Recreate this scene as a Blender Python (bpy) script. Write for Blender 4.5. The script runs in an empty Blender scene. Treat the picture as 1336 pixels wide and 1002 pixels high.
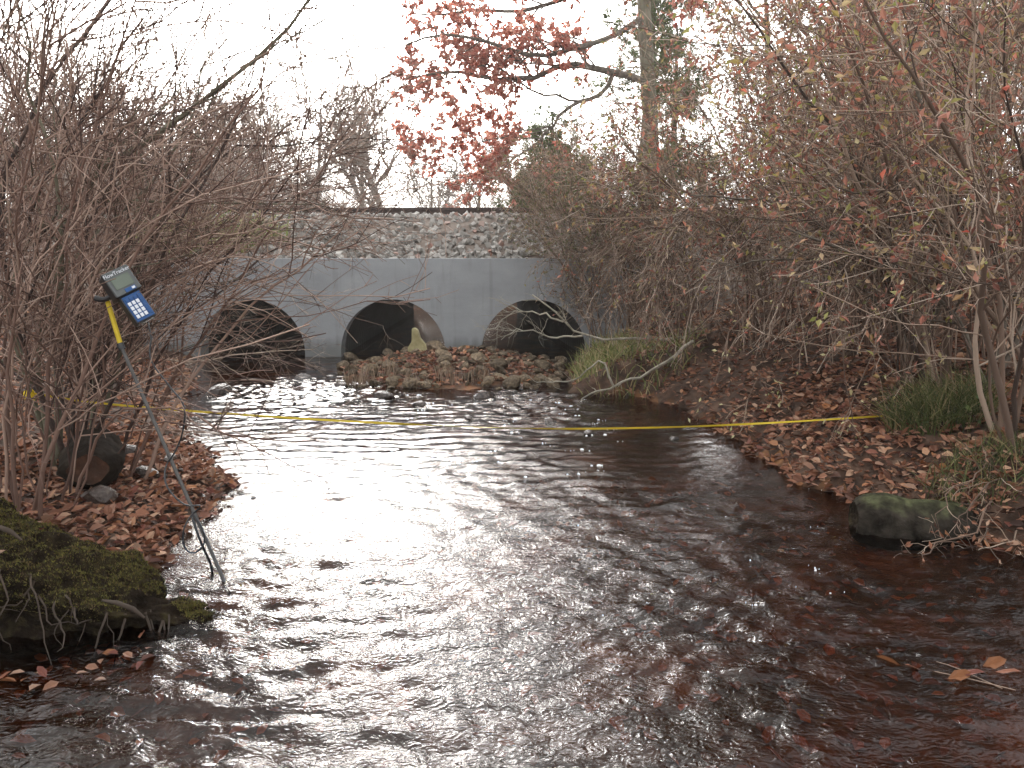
import bpy, math, random
import numpy as np
from mathutils import Vector, Matrix

random.seed(7)
RNG = np.random.default_rng(11)
SC = bpy.context.scene
COL = SC.collection

# ------------------------------------------------------------------ camera
CAM_H, FPX, CX, CY = 1.5, 1040.0, 668.0, 501.0
PITCH = math.radians(9.45)
cam_d = bpy.data.cameras.new('camera')
cam_d.sensor_width = 36.0
cam_d.lens = 36.0 * FPX / 1336.0
cam_d.clip_end = 600.0
cam_d.clip_start = 0.05
cam = bpy.data.objects.new('camera', cam_d)
cam.location = (0, 0, CAM_H)
cam.rotation_euler = (math.radians(90) - PITCH, 0, 0)
COL.objects.link(cam)
SC.camera = cam

# ------------------------------------------------------------------ sky, sun, exposure
SUN_EL, SUN_AZ = math.radians(24), math.radians(-13)      # azimuth from +Y, negative = left
VEIL = 4.0
world = bpy.data.worlds.new('World')
SC.world = world
world.use_nodes = True
wn = world.node_tree
wn.nodes.clear()
sky = wn.nodes.new('ShaderNodeTexSky')
sky.sky_type = 'NISHITA'
sky.sun_disc = False
sky.sun_elevation = SUN_EL
sky.sun_rotation = SUN_AZ
sky.dust_density = 9.0
sky.air_density = 1.0
sky.ozone_density = 1.0
hs = wn.nodes.new('ShaderNodeHueSaturation')
hs.inputs['Saturation'].default_value = 0.22
bg = wn.nodes.new('ShaderNodeBackground')
bg.inputs['Strength'].default_value = 0.15
wo = wn.nodes.new('ShaderNodeOutputWorld')
# thin white overcast over the clear sky: an even veil with soft cloud structure
wtc = wn.nodes.new('ShaderNodeTexCoord')
wnz = wn.nodes.new('ShaderNodeTexNoise'); wnz.inputs['Scale'].default_value = 2.2; wnz.inputs['Detail'].default_value = 5
wmr = wn.nodes.new('ShaderNodeMapRange'); wmr.inputs['From Min'].default_value = .3; wmr.inputs['From Max'].default_value = .7
wmr.inputs['To Min'].default_value = VEIL * .8; wmr.inputs['To Max'].default_value = VEIL * 1.2
wad = wn.nodes.new('ShaderNodeMix'); wad.data_type = 'RGBA'; wad.blend_type = 'ADD'; wad.inputs[0].default_value = 1.0
wn.links.new(wtc.outputs['Generated'], wnz.inputs['Vector']); wn.links.new(wnz.outputs['Fac'], wmr.inputs['Value'])
wn.links.new(sky.outputs[0], hs.inputs['Color'])
wn.links.new(hs.outputs[0], wad.inputs[6]); wn.links.new(wmr.outputs[0], wad.inputs[7])
wn.links.new(wad.outputs[2], bg.inputs['Color'])
wn.links.new(bg.outputs[0], wo.inputs['Surface'])

sun_d = bpy.data.lights.new('sun', 'SUN')
sun_d.energy = 0.5
sun_d.angle = math.radians(23)
sun_d.color = (1.0, 0.975, 0.94)
sun = bpy.data.objects.new('sun', sun_d)
sdir = Vector((math.sin(SUN_AZ) * math.cos(SUN_EL), math.cos(SUN_AZ) * math.cos(SUN_EL), math.sin(SUN_EL)))
sun.rotation_euler = sdir.to_track_quat('Z', 'Y').to_euler()
sun.location = (-6, 20, 30)
COL.objects.link(sun)

SC.view_settings.view_transform = 'Standard'
SC.view_settings.look = 'None'
SC.view_settings.gamma = 1.0
SC.view_settings.exposure = 1.22
HAZE = 0.0011
SC.cycles.volume_bounces = 1
SC.render.engine = 'CYCLES'
SC.cycles.use_denoising = True
SC.cycles.max_bounces = 6
SC.cycles.transparent_max_bounces = 8
SC.cycles.caustics_reflective = False
SC.cycles.caustics_refractive = False

# ------------------------------------------------------------------ pixel helpers (photo is 1336 x 1002)
def ray(px, py):
    xc, yc = (px - CX) / FPX, -(py - CY) / FPX
    return np.array([xc, math.cos(PITCH) + yc * math.sin(PITCH), -math.sin(PITCH) + yc * math.cos(PITCH)])
def P(px, py, Y):
    d = ray(px, py)
    return np.array([0, 0, CAM_H]) + d * (Y / d[1])
def G(px, py, z=0.0):
    d = ray(px, py)
    return np.array([0, 0, CAM_H]) + d * ((z - CAM_H) / d[2])

# ------------------------------------------------------------------ noise
def vnoise(x, y, seed=0):
    x = np.asarray(x, float); y = np.asarray(y, float)
    xi = np.floor(x).astype(np.int64); yi = np.floor(y).astype(np.int64)
    fx = x - xi; fy = y - yi
    fx = fx * fx * (3 - 2 * fx); fy = fy * fy * (3 - 2 * fy)
    def h(a, b):
        n = (a * 374761393 + b * 668265263 + seed * 974634777) & 0xffffffff
        n = ((n ^ (n >> 13)) * 1274126177) & 0xffffffff
        n = (n ^ (n >> 16)) & 0xffffffff
        return n / 4294967295.0
    return (h(xi, yi) * (1 - fx) + h(xi + 1, yi) * fx) * (1 - fy) + (h(xi, yi + 1) * (1 - fx) + h(xi + 1, yi + 1) * fx) * fy - 0.5
def fbm(x, y, sc, o=4, seed=0):
    r = 0; a = 1.0
    for k in range(o):
        r = r + a * vnoise(np.asarray(x) * sc, np.asarray(y) * sc, seed + k * 17)
        sc *= 2.03; a *= 0.5
    return r
def sstep(a, b, x):
    t = np.clip((x - a) / (b - a), 0, 1)
    return t * t * (3 - 2 * t)

# ------------------------------------------------------------------ mesh helpers
def mesh_np(name, V, quads=None, tris=None, smooth=False):
    V = np.asarray(V, np.float32).reshape(-1, 3)
    me = bpy.data.meshes.new(name)
    fl = []; sz = []
    if quads is not None and len(quads):
        q = np.asarray(quads, np.int32).reshape(-1, 4); fl.append(q.ravel()); sz.append(np.full(len(q), 4, np.int32))
    if tris is not None and len(tris):
        t = np.asarray(tris, np.int32).reshape(-1, 3); fl.append(t.ravel()); sz.append(np.full(len(t), 3, np.int32))
    loops = np.concatenate(fl); sizes = np.concatenate(sz)
    starts = np.concatenate([[0], np.cumsum(sizes)[:-1]]).astype(np.int32)
    me.vertices.add(len(V)); me.vertices.foreach_set('co', V.ravel())
    me.loops.add(len(loops)); me.loops.foreach_set('vertex_index', loops)
    me.polygons.add(len(sizes)); me.polygons.foreach_set('loop_start', starts)
    me.polygons.foreach_set('loop_total', sizes)
    me.polygons.foreach_set('use_smooth', np.full(len(sizes), bool(smooth)))
    me.update(calc_edges=True)
    return me
def link(name, me, mat=None, parent=None, loc=None):
    if mat is not None and not len(me.materials):
        me.materials.append(mat)
    o = bpy.data.objects.new(name, me)
    COL.objects.link(o)
    if parent is not None: o.parent = parent
    if loc is not None: o.location = loc
    return o
def tag(o, label, cat, group=None):
    o['label'] = label; o['category'] = cat
    if group: o['group'] = group
    return o
def thing(name, label, cat, loc=(0, 0, 0), group=None):
    o = bpy.data.objects.new(name, None)
    o.empty_display_size = 0.1
    COL.objects.link(o); o.location = loc
    return tag(o, label, cat, group)
def struct(o): o['kind'] = 'structure'; return o
def stuff(o): o['kind'] = 'stuff'; return o
def grid_quads(nr, nc, wrap=False):
    r = np.arange(nr - 1)[:, None]; c = np.arange(nc if wrap else nc - 1)[None, :]
    c2 = (c + 1) % nc
    return np.stack([r * nc + c, r * nc + c2, (r + 1) * nc + c2, (r + 1) * nc + c], -1).reshape(-1, 4)
class MB:
    """collects boxes and prisms into one mesh"""
    def __init__(s): s.V = []; s.Q = []; s.n = 0
    def add(s, V, Q):
        V = np.asarray(V, float); s.V.append(V); s.Q.append(np.asarray(Q) + s.n); s.n += len(V)
    def box(s, c, d, M=None):
        c = np.array(c, float); d = np.array(d, float) / 2
        V = np.array([[x, y, z] for z in (-1, 1) for y in (-1, 1) for x in (-1, 1)], float) * d + c
        if M is not None: V = V @ np.array(M.to_3x3()).T + np.array(M.translation)
        s.add(V, [[0, 2, 3, 1], [4, 5, 7, 6], [0, 1, 5, 4], [2, 6, 7, 3], [0, 4, 6, 2], [1, 3, 7, 5]])
    def mesh(s, name, smooth=False): return mesh_np(name, np.concatenate(s.V), np.concatenate(s.Q), smooth=smooth)
def bevel(o, w, seg=2):
    m = o.modifiers.new('bevel', 'BEVEL'); m.width = w; m.segments = seg; m.limit_method = 'ANGLE'
    return o

def tubes(Pts, R, sides=4):
    """Pts (N,K,3), R (N,K) -> verts, quads for N tubes"""
    N, K, _ = Pts.shape
    T = np.gradient(Pts, axis=1)
    T /= np.linalg.norm(T, axis=2, keepdims=True) + 1e-9
    ref = np.array([0.36, 0.23, 0.9])
    m = T.mean(1); alt = np.abs((m / (np.linalg.norm(m, axis=1, keepdims=True) + 1e-9)) @ ref) > 0.9
    rf = np.where(alt[:, None], np.array([0.9, -0.36, 0.1]), ref)[:, None, :]
    U = np.cross(T, rf); U /= np.linalg.norm(U, axis=2, keepdims=True) + 1e-9
    W = np.cross(T, U)
    a = np.arange(sides) / sides * 2 * np.pi
    V = Pts[:, :, None, :] + R[:, :, None, None] * (np.cos(a)[None, None, :, None] * U[:, :, None, :] + np.sin(a)[None, None, :, None] * W[:, :, None, :])
    base = (np.arange(N) * K * sides)[:, None, None]
    Q = (grid_quads(K, sides, True)[None] + base.reshape(N, 1, 1)).reshape(-1, 4)
    return V.reshape(-1, 3), Q
def tube_mesh(name, parts, smooth=True):
    VV = []; QQ = []; n = 0
    for (Pn, R, s) in parts:
        if len(Pn) == 0: continue
        v, q = tubes(Pn, R, s); VV.append(v); QQ.append(q + n); n += len(v)
    return mesh_np(name, np.concatenate(VV), np.concatenate(QQ), smooth=smooth)
def resample(pts, K, smooth=True):
    pts = np.asarray(pts, float)
    if smooth and len(pts) > 2:                                 # catmull-rom
        p = np.vstack([2 * pts[0] - pts[1], pts, 2 * pts[-1] - pts[-2]]); out = []
        for i in range(1, len(p) - 2):
            t = np.linspace(0, 1, 8, endpoint=False)[:, None]
            out.append(0.5 * (2 * p[i] + (p[i + 1] - p[i - 1]) * t + (2 * p[i - 1] - 5 * p[i] + 4 * p[i + 1] - p[i + 2]) * t ** 2 + (3 * p[i] - p[i - 1] - 3 * p[i + 1] + p[i + 2]) * t ** 3))
        pts = np.vstack(out + [pts[-1:]])
    s = np.concatenate([[0], np.cumsum(np.linalg.norm(np.diff(pts, axis=0), axis=1))])
    t = np.linspace(0, s[-1], K)
    return np.stack([np.interp(t, s, pts[:, i]) for i in range(3)], 1)

# ------------------------------------------------------------------ growing branches
def unit(v): return v / (np.linalg.norm(v, axis=-1, keepdims=True) + 1e-9)
def march(rng, pos, d, length, K, wig, up=0.0, bias=None):
    N = len(pos); pts = np.zeros((N, K, 3)); pts[:, 0] = pos; st = (length / (K - 1))[:, None]
    for k in range(1, K):
        d = d + rng.normal(0, wig, (N, 3)) + np.array([0, 0, up])
        if bias is not None: d = d + bias
        d = unit(d); pts[:, k] = pts[:, k - 1] + d * st
    return pts
def children(rng, Pp, Rp, n, len0, len1, ang, K, wig, up, t0=0.15, t1=1.0, rmul=0.55, rmin=0.0008, rend=0.4, bias=None, lentaper=0.5):
    N, Kp, _ = Pp.shape
    idx = np.repeat(np.arange(N), n); M = len(idx)
    t = rng.uniform(t0, t1, M); f = t * (Kp - 1); i0 = np.minimum(f.astype(int), Kp - 2); w = (f - i0)[:, None]
    pos = Pp[idx, i0] * (1 - w) + Pp[idx, i0 + 1] * w
    rad = Rp[idx, i0] * (1 - w[:, 0]) + Rp[idx, i0 + 1] * w[:, 0]
    tan = unit(Pp[idx, i0 + 1] - Pp[idx, i0])
    perp = unit(np.cross(tan, rng.normal(0, 1, (M, 3))))
    a = np.radians(rng.normal(ang, ang * 0.3, M))[:, None]
    d = tan * np.cos(a) + perp * np.sin(a)
    L = rng.uniform(len0, len1, M) * (1 - lentaper * t)
    pts = march(rng, pos, d, L, K, wig, up, bias)
    r0 = np.maximum(rad * rmul * rng.uniform(0.7, 1.0, M), rmin)
    R = r0[:, None] * np.linspace(1, rend, K)[None]
    return pts, np.maximum(R, rmin * 0.7)
def leaf_batch(rng, pos, axis, L, W, name, fold=0.25, up=None):
    """small folded leaf blades: 6 verts, two quads each"""
    N = len(pos); axis = unit(axis)
    rnd = rng.normal(0, 1, (N, 3)) if up is None else up + rng.normal(0, 0.35, (N, 3))
    side = unit(np.cross(axis, rnd)); nor = np.cross(side, axis)
    L = L[:, None]; W = W[:, None]
    c = rng.uniform(-0.25, 0.35, (N, 1)) * L
    V = np.stack([pos,
                  pos + axis * L * 0.35 + side * W * 0.5 + nor * W * fold,
                  pos + axis * L * 0.75 + side * W * 0.36 + nor * (W * fold + c * 0.6),
                  pos + axis * L + nor * c,
                  pos + axis * L * 0.75 - side * W * 0.36 + nor * (W * fold + c * 0.6),
                  pos + axis * L * 0.35 - side * W * 0.5 + nor * W * fold], 1).reshape(-1, 3)
    b = (np.arange(N) * 6)[:, None]
    Q = np.concatenate([b + np.array([[0, 1, 2, 3]]), b + np.array([[0, 3, 4, 5]])])
    return mesh_np(name, V, Q)
def blade_batch(rng, pos, axis, L, W, name):
    """one-triangle needles and moss shoots"""
    axis = unit(axis); side = unit(np.cross(axis, rng.normal(0, 1, axis.shape))) * W[:, None] * .5
    V = np.stack([pos - side, pos + side, pos + axis * L[:, None]], 1).reshape(-1, 3)
    return mesh_np(name, V, None, np.arange(len(pos) * 3).reshape(-1, 3))
def small_leaf_batch(rng, pos, axis, L, W, name):
    """small leaves folded along the midrib: 4 verts, two triangles"""
    N = len(pos); axis = unit(axis); side = unit(np.cross(axis, rng.normal(0, 1, (N, 3)))); nor = np.cross(side, axis); L = L[:, None]; W = W[:, None]
    V = np.stack([pos, pos + axis * L * .45 + side * W * .5 + nor * W * .3, pos + axis * L, pos + axis * L * .5 - side * W * .5 + nor * W * .3], 1).reshape(-1, 3)
    b = (np.arange(N) * 4)[:, None]
    return mesh_np(name, V, None, np.concatenate([b + np.array([[0, 1, 2]]), b + np.array([[0, 2, 3]])]))
def leaves_on(rng, Pp, n, L0, L1, wr, name, t0=0.2, droop=0.3):
    N, K, _ = Pp.shape
    idx = np.repeat(np.arange(N), n); M = len(idx)
    t = rng.uniform(t0, 1, M) * (K - 1); i0 = np.minimum(t.astype(int), K - 2); w = (t - i0)[:, None]
    pos = Pp[idx, i0] * (1 - w) + Pp[idx, i0 + 1] * w
    ax = unit(Pp[idx, i0 + 1] - Pp[idx, i0]) * 0.5 + rng.normal(0, 0.6, (M, 3)) - np.array([0, 0, droop])
    L = rng.uniform(L0, L1, M)
    return (small_leaf_batch if L1 < .08 else leaf_batch)(rng, pos, ax, L, L * wr, name)

# ------------------------------------------------------------------ materials
def nodes(name):
    m = bpy.data.materials.new(name); m.use_nodes = True
    nt = m.node_tree; nt.nodes.clear()
    out = nt.nodes.new('ShaderNodeOutputMaterial')
    return m, nt, out
def ramp(nt, cols):
    r = nt.nodes.new('ShaderNodeValToRGB'); e = r.color_ramp.elements
    while len(e) < len(cols): e.new(0.5)
    for i, (p, c) in enumerate(cols):
        e[i].position = p; e[i].color = (*c, 1)
    return r
def mk(name, cols, scale=6.0, rough=0.85, bump=0.0, bscale=None, island=False, objrand=0.0, detail=6.0, spec=0.3, metal=0.0, trans=0.0, stretch=None):
    """cols = list of (pos, rgb): ramp over noise, or over a random value per leaf/twig"""
    m, nt, out = nodes(name); lk = nt.links.new
    b = nt.nodes.new('ShaderNodeBsdfPrincipled')
    b.inputs['Roughness'].default_value = rough
    b.inputs['Metallic'].default_value = metal
    b.inputs['Specular IOR Level'].default_value = spec
    tc = nt.nodes.new('ShaderNodeTexCoord')
    vec = tc.outputs['Object']
    if stretch:
        mp = nt.nodes.new('ShaderNodeMapping'); mp.inputs['Scale'].default_value = stretch
        lk(vec, mp.inputs[0]); vec = mp.outputs[0]
    nz = nt.nodes.new('ShaderNodeTexNoise'); nz.inputs['Scale'].default_value = scale
    nz.inputs['Detail'].default_value = detail; nz.inputs['Roughness'].default_value = 0.62
    lk(vec, nz.inputs['Vector'])
    fac = nz.outputs['Fac']
    rp = ramp(nt, cols)
    if island:
        ge = nt.nodes.new('ShaderNodeNewGeometry')
        lk(ge.outputs['Random Per Island'], rp.inputs[0])
    else:
        mr = nt.nodes.new('ShaderNodeMapRange')
        mr.inputs['From Min'].default_value = 0.28; mr.inputs['From Max'].default_value = 0.72
        lk(fac, mr.inputs['Value']); lk(mr.outputs[0], rp.inputs[0])
    colr = rp.outputs[0]
    if objrand:
        oi = nt.nodes.new('ShaderNodeObjectInfo')
        h2 = nt.nodes.new('ShaderNodeHueSaturation')
        m2 = nt.nodes.new('ShaderNodeMapRange')
        m2.inputs['To Min'].default_value = 1 - objrand; m2.inputs['To Max'].default_value = 1 + objrand
        lk(oi.outputs['Random'], m2.inputs['Value']); lk(m2.outputs[0], h2.inputs['Value'])
        lk(colr, h2.inputs['Color']); colr = h2.outputs[0]
    lk(colr, b.inputs['Base Color'])
    if bump:
        bp = nt.nodes.new('ShaderNodeBump'); bp.inputs['Strength'].default_value = bump
        bp.inputs['Distance'].default_value = 0.02
        n2 = nt.nodes.new('ShaderNodeTexNoise'); n2.inputs['Scale'].default_value = bscale or scale * 4
        n2.inputs['Detail'].default_value = 5
        lk(vec, n2.inputs['Vector']); lk(n2.outputs['Fac'], bp.inputs['Height']); lk(bp.outputs[0], b.inputs['Normal'])
    if trans:
        tr = nt.nodes.new('ShaderNodeBsdfTranslucent'); lk(colr, tr.inputs['Color'])
        mx = nt.nodes.new('ShaderNodeMixShader'); mx.inputs[0].default_value = trans
        lk(b.outputs[0], mx.inputs[1]); lk(tr.outputs[0], mx.inputs[2]); lk(mx.outputs[0], out.inputs[0])
    else:
        lk(b.outputs[0], out.inputs[0])
    return m
M = {}
M['soil'] = mk('soil', [(0, (.020, .012, .008)), (.45, (.055, .032, .021)), (.75, (.10, .058, .038)), (1, (.15, .10, .07))], 7, .95, .6, 30)
M['bed'] = mk('bed', [(0, (.016, .009, .005)), (.4, (.05, .024, .011)), (.7, (.16, .07, .026)), (1, (.34, .165, .06))], 1.9, .9, .4, 20)
M['litter'] = mk('litter', [(0, (.03, .015, .011)), (.2, (.10, .043, .026)), (.4, (.22, .09, .048)), (.6, (.31, .15, .09)), (.74, (.15, .05, .034)), (.9, (.42, .27, .18)), (1, (.34, .14, .055))], 5, .75, island=True, trans=.15)
M['concrete'] = mk('concrete', [(0, (.235, .25, .26)), (.4, (.27, .285, .295)), (.7, (.295, .31, .32)), (1, (.33, .345, .35))], 1.6, .9, .25, 60, detail=9, stretch=(1, 1, 1.8))
def weather(m):
    nt = m.node_tree; lk = nt.links.new; b = [n for n in nt.nodes if n.type == 'BSDF_PRINCIPLED'][0]; src = b.inputs['Base Color'].links[0].from_socket
    tc = nt.nodes.new('ShaderNodeTexCoord'); sp = nt.nodes.new('ShaderNodeSeparateXYZ'); lk(tc.outputs['Object'], sp.inputs[0])
    mp = nt.nodes.new('ShaderNodeMapping'); mp.inputs['Scale'].default_value = (9, 9, .7); lk(tc.outputs['Object'], mp.inputs[0])
    nz = nt.nodes.new('ShaderNodeTexNoise'); nz.inputs['Scale'].default_value = 1.0; nz.inputs['Detail'].default_value = 6; lk(mp.outputs[0], nz.inputs['Vector'])
    def rng(sock, a, b_, c, d):
        r = nt.nodes.new('ShaderNodeMapRange'); r.inputs['From Min'].default_value = a; r.inputs['From Max'].default_value = b_; r.inputs['To Min'].default_value = c; r.inputs['To Max'].default_value = d
        lk(sock, r.inputs['Value']); return r.outputs[0]
    def math_(op, x, y):
        q = nt.nodes.new('ShaderNodeMath'); q.operation = op
        for i, v in enumerate((x, y)):
            if isinstance(v, float): q.inputs[i].default_value = v
            else: lk(v, q.inputs[i])
        return q.outputs[0]
    wob = math_('MULTIPLY_ADD', nz.outputs['Fac'], -.35); wob.node.inputs[2].default_value = 0.0
    lk(sp.outputs['Z'], wob.node.inputs[2])
    tide = rng(wob, -.05, .12, .55, 0.0)
    streak = math_('MULTIPLY', rng(nz.outputs['Fac'], .55, .72, 0.0, .30), rng(sp.outputs['Z'], .2, 1.4, .35, 1.0))
    wv = math_('FRACT', math_('MULTIPLY', sp.outputs['Z'], 2.4), 0.0); line = rng(math_('ABSOLUTE', math_('SUBTRACT', wv, .5), 0.0), .0, .02, .06, 0.0)
    vx = math_('FRACT', math_('MULTIPLY', sp.outputs['X'], .41), 0.0); vline = rng(math_('ABSOLUTE', math_('SUBTRACT', vx, .5), 0.0), .0, .004, .07, 0.0)
    tot = math_('MAXIMUM', math_('MAXIMUM', tide, streak), math_('MAXIMUM', line, vline))
    mx = nt.nodes.new('ShaderNodeMix'); mx.data_type = 'RGBA'; lk(tot, mx.inputs[0]); lk(src, mx.inputs[6]); mx.inputs[7].default_value = (.07, .068, .055, 1)
    lk(mx.outputs[2], b.inputs['Base Color'])
weather(M['concrete'])
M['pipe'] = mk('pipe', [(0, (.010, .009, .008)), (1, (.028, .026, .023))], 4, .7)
M['ballast'] = mk('ballast', [(0, (.15, .14, .125)), (.4, (.235, .222, .20)), (.7, (.305, .29, .262)), (1, (.40, .38, .345))], 9, .9, .4, 40, objrand=.45)
M['ballast_fill'] = mk('ballast_fill', [(0, (.14, .13, .115)), (.3, (.23, .215, .195)), (.6, (.30, .285, .26)), (.85, (.38, .36, .33)), (1, (.26, .13, .095))], 9, .9, island=True)
M['embank'] = mk('embank', [(0, (.06, .045, .035)), (.5, (.14, .11, .09)), (1, (.22, .19, .16))], 5, .95, .5, 40)
M['rust'] = mk('rust', [(0, (.028, .020, .018)), (1, (.075, .048, .04))], 8, .7)
M['sleeper'] = mk('sleeper', [(0, (.04, .03, .025)), (1, (.10, .08, .065))], 6, .9, .5, 30)
M['rock'] = mk('rock', [(0, (.035, .026, .019)), (.4, (.09, .068, .046)), (.75, (.16, .122, .08)), (1, (.25, .205, .14))], 7, .95, .5, 40, objrand=.5, spec=.1)
M['rock_y'] = mk('rock_y', [(0, (.22, .19, .09)), (.6, (.36, .32, .17)), (1, (.46, .42, .25))], 7, .9, .5, 40)
M['rock_wet'] = mk('rock_wet', [(0, (.018, .012, .010)), (.6, (.055, .038, .030)), (1, (.11, .085, .065))], 7, .25, .4, 40, objrand=.35, spec=.5)
M['bark_red'] = mk('bark_red', [(0, (.04, .022, .017)), (.35, (.13, .076, .057)), (.7, (.225, .142, .108)), (1, (.40, .29, .225))], 4, .85, island=True)
M['bark_dark'] = mk('bark_dark', [(0, (.02, .013, .011)), (.5, (.05, .033, .027)), (1, (.10, .07, .056))], 9, .85)
M['bark_grey'] = mk('bark_grey', [(0, (.045, .036, .028)), (.5, (.105, .085, .065)), (1, (.19, .165, .13))], 9, .9, .4, 50)
M['bark_green'] = mk('bark_green', [(0, (.05, .048, .033)), (.5, (.115, .105, .07)), (1, (.19, .175, .125))], 6, .9, .4, 40, stretch=(1, 1, .35))
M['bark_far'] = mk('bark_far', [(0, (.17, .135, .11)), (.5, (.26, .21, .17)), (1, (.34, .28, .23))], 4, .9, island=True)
M['bark_pale'] = mk('bark_pale', [(0, (.14, .125, .095)), (.5, (.27, .245, .19)), (1, (.40, .37, .30))], 9, .85, .4, 60)
M['bark_tan'] = mk('bark_tan', [(0, (.04, .025, .018)), (.4, (.15, .098, .070)), (.75, (.275, .198, .145)), (1, (.47, .38, .30))], 4, .85, island=True)
M['leaf_rust'] = mk('leaf_rust', [(0, (.15, .06, .045)), (.3, (.29, .12, .085)), (.55, (.40, .19, .135)), (.66, (.30, .23, .08)), (.80, (.20, .22, .065)), (.93, (.50, .36, .22)), (1, (.50, .09, .065))], 5, .7, island=True, trans=.35)
M['leaf_olive'] = mk('leaf_olive', [(0, (.06, .055, .025)), (.4, (.10, .11, .045)), (.7, (.15, .13, .055)), (.9, (.20, .11, .06)), (1, (.28, .20, .10))], 5, .7, island=True, trans=.35)
M['leaf_red'] = mk('leaf_red', [(0, (.32, .10, .07)), (.4, (.48, .16, .115)), (.75, (.56, .25, .18)), (1, (.60, .36, .27))], 5, .65, island=True, trans=.65)
M['leaf_cream'] = mk('leaf_cream', [(0, (.36, .32, .17)), (.6, (.52, .47, .27)), (1, (.22, .24, .08))], 5, .7, island=True, trans=.3)
M['leaf_green'] = mk('leaf_green', [(0, (.05, .09, .03)), (.6, (.10, .16, .05)), (1, (.24, .26, .08))], 5, .6, island=True, trans=.3)
M['needle'] = mk('needle', [(0, (.04, .07, .022)), (.5, (.085, .125, .04)), (1, (.16, .18, .06))], 5, .65, island=True, trans=.35)
M['grass'] = mk('grass', [(0, (.09, .11, .035)), (.35, (.16, .19, .06)), (.6, (.29, .27, .11)), (.85, (.40, .34, .19)), (1, (.27, .17, .10))], 5, .7, island=True, trans=.3)
M['grass_dark'] = mk('grass_dark', [(0, (.035, .048, .016)), (.45, (.075, .095, .03)), (.7, (.14, .14, .05)), (1, (.30, .23, .12))], 5, .7, island=True, trans=.25)
M['stubble'] = mk('stubble', [(0, (.10, .06, .04)), (.5, (.21, .14, .095)), (1, (.36, .27, .19))], 5, .8, island=True)
M['moss'] = mk('moss', [(0, (.03, .028, .008)), (.35, (.075, .07, .014)), (.6, (.135, .12, .022)), (.8, (.11, .072, .026)), (1, (.055, .034, .017))], 5, .9, island=True)
M['peat'] = mk('peat', [(0, (.006, .0045, .003)), (.5, (.018, .013, .009)), (.8, (.035, .028, .014)), (1, (.045, .036, .015))], 11, 1.0, 1.0, 45, spec=.03)
M['root'] = mk('root', [(0, (.02, .014, .010)), (1, (.07, .05, .036))], 9, .85)
M['logend'] = mk('logend', [(0, (.015, .008, .005)), (.6, (.06, .028, .016)), (1, (.13, .06, .035))], 8, .9, .5, 30)
M['logbark'] = mk('logbark', [(0, (.008, .006, .005)), (.6, (.022, .017, .013)), (1, (.05, .04, .03))], 7, 1.0, .8, 25, spec=.05)
M['logmoss'] = mk('logmoss', [(0, (.05, .058, .03)), (.5, (.12, .15, .07)), (1, (.20, .24, .125))], 7, .9, .5, 30)
def mossy(name, bark, moss):
    m, nt, out = nodes(name); lk = nt.links.new
    b = nt.nodes.new('ShaderNodeBsdfPrincipled'); b.inputs['Roughness'].default_value = 1.0; b.inputs['Specular IOR Level'].default_value = .05
    ge = nt.nodes.new('ShaderNodeNewGeometry'); sp = nt.nodes.new('ShaderNodeSeparateXYZ'); lk(ge.outputs['Normal'], sp.inputs[0])
    tc = nt.nodes.new('ShaderNodeTexCoord'); nz = nt.nodes.new('ShaderNodeTexNoise'); nz.inputs['Scale'].default_value = 14; nz.inputs['Detail'].default_value = 6
    lk(tc.outputs['Object'], nz.inputs['Vector'])
    ad = nt.nodes.new('ShaderNodeMath'); ad.operation = 'ADD'; lk(sp.outputs['Z'], ad.inputs[0]); lk(nz.outputs['Fac'], ad.inputs[1])
    mr = nt.nodes.new('ShaderNodeMapRange'); mr.inputs['From Min'].default_value = 1.1; mr.inputs['From Max'].default_value = 1.6; lk(ad.outputs[0], mr.inputs['Value'])
    r1 = ramp(nt, bark); r2 = ramp(nt, moss); lk(nz.outputs['Fac'], r1.inputs[0]); lk(nz.outputs['Fac'], r2.inputs[0])
    mx = nt.nodes.new('ShaderNodeMix'); mx.data_type = 'RGBA'; lk(mr.outputs[0], mx.inputs[0]); lk(r1.outputs[0], mx.inputs[6]); lk(r2.outputs[0], mx.inputs[7])
    lk(mx.outputs[2], b.inputs['Base Color'])
    bp = nt.nodes.new('ShaderNodeBump'); bp.inputs['Strength'].default_value = .8; bp.inputs['Distance'].default_value = .02
    n2 = nt.nodes.new('ShaderNodeTexNoise'); n2.inputs['Scale'].default_value = 30; n2.inputs['Detail'].default_value = 6
    lk(tc.outputs['Object'], n2.inputs['Vector']); lk(n2.outputs['Fac'], bp.inputs['Height']); lk(bp.outputs[0], b.inputs['Normal'])
    lk(b.outputs[0], out.inputs[0]); return m
M['logbark_m'] = mossy('logbark_m', [(.3, (.010, .008, .006)), (.7, (.045, .038, .03))], [(.3, (.016, .017, .009)), (.5, (.042, .046, .022)), (.7, (.09, .095, .048))])
M['black'] = mk('black', [(0, (.012, .012, .013)), (1, (.022, .022, .024))], 20, .45, spec=.5)
M['case'] = mk('case', [(0, (.05, .056, .055)), (1, (.075, .083, .08))], 20, .5, spec=.5)
M['screen'] = mk('screen', [(0, (.065, .085, .06)), (1, (.09, .115, .08))], 3, .25, spec=.5)
M['blue'] = mk('blue', [(0, (.01, .055, .17)), (1, (.015, .08, .24))], 9, .45)
M['white'] = mk('white', [(0, (.55, .58, .62)), (1, (.70, .72, .75))], 9, .5)
M['yellow'] = mk('yellow', [(0, (.55, .40, .02)), (1, (.72, .55, .05))], 9, .5, trans=.2)
M['alu'] = mk('alu', [(0, (.05, .047, .045)), (1, (.10, .095, .09))], 20, .55)
M['foam'] = mk('foam', [(0, (.75, .74, .72)), (1, (.85, .84, .83))], 9, .5)
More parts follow.
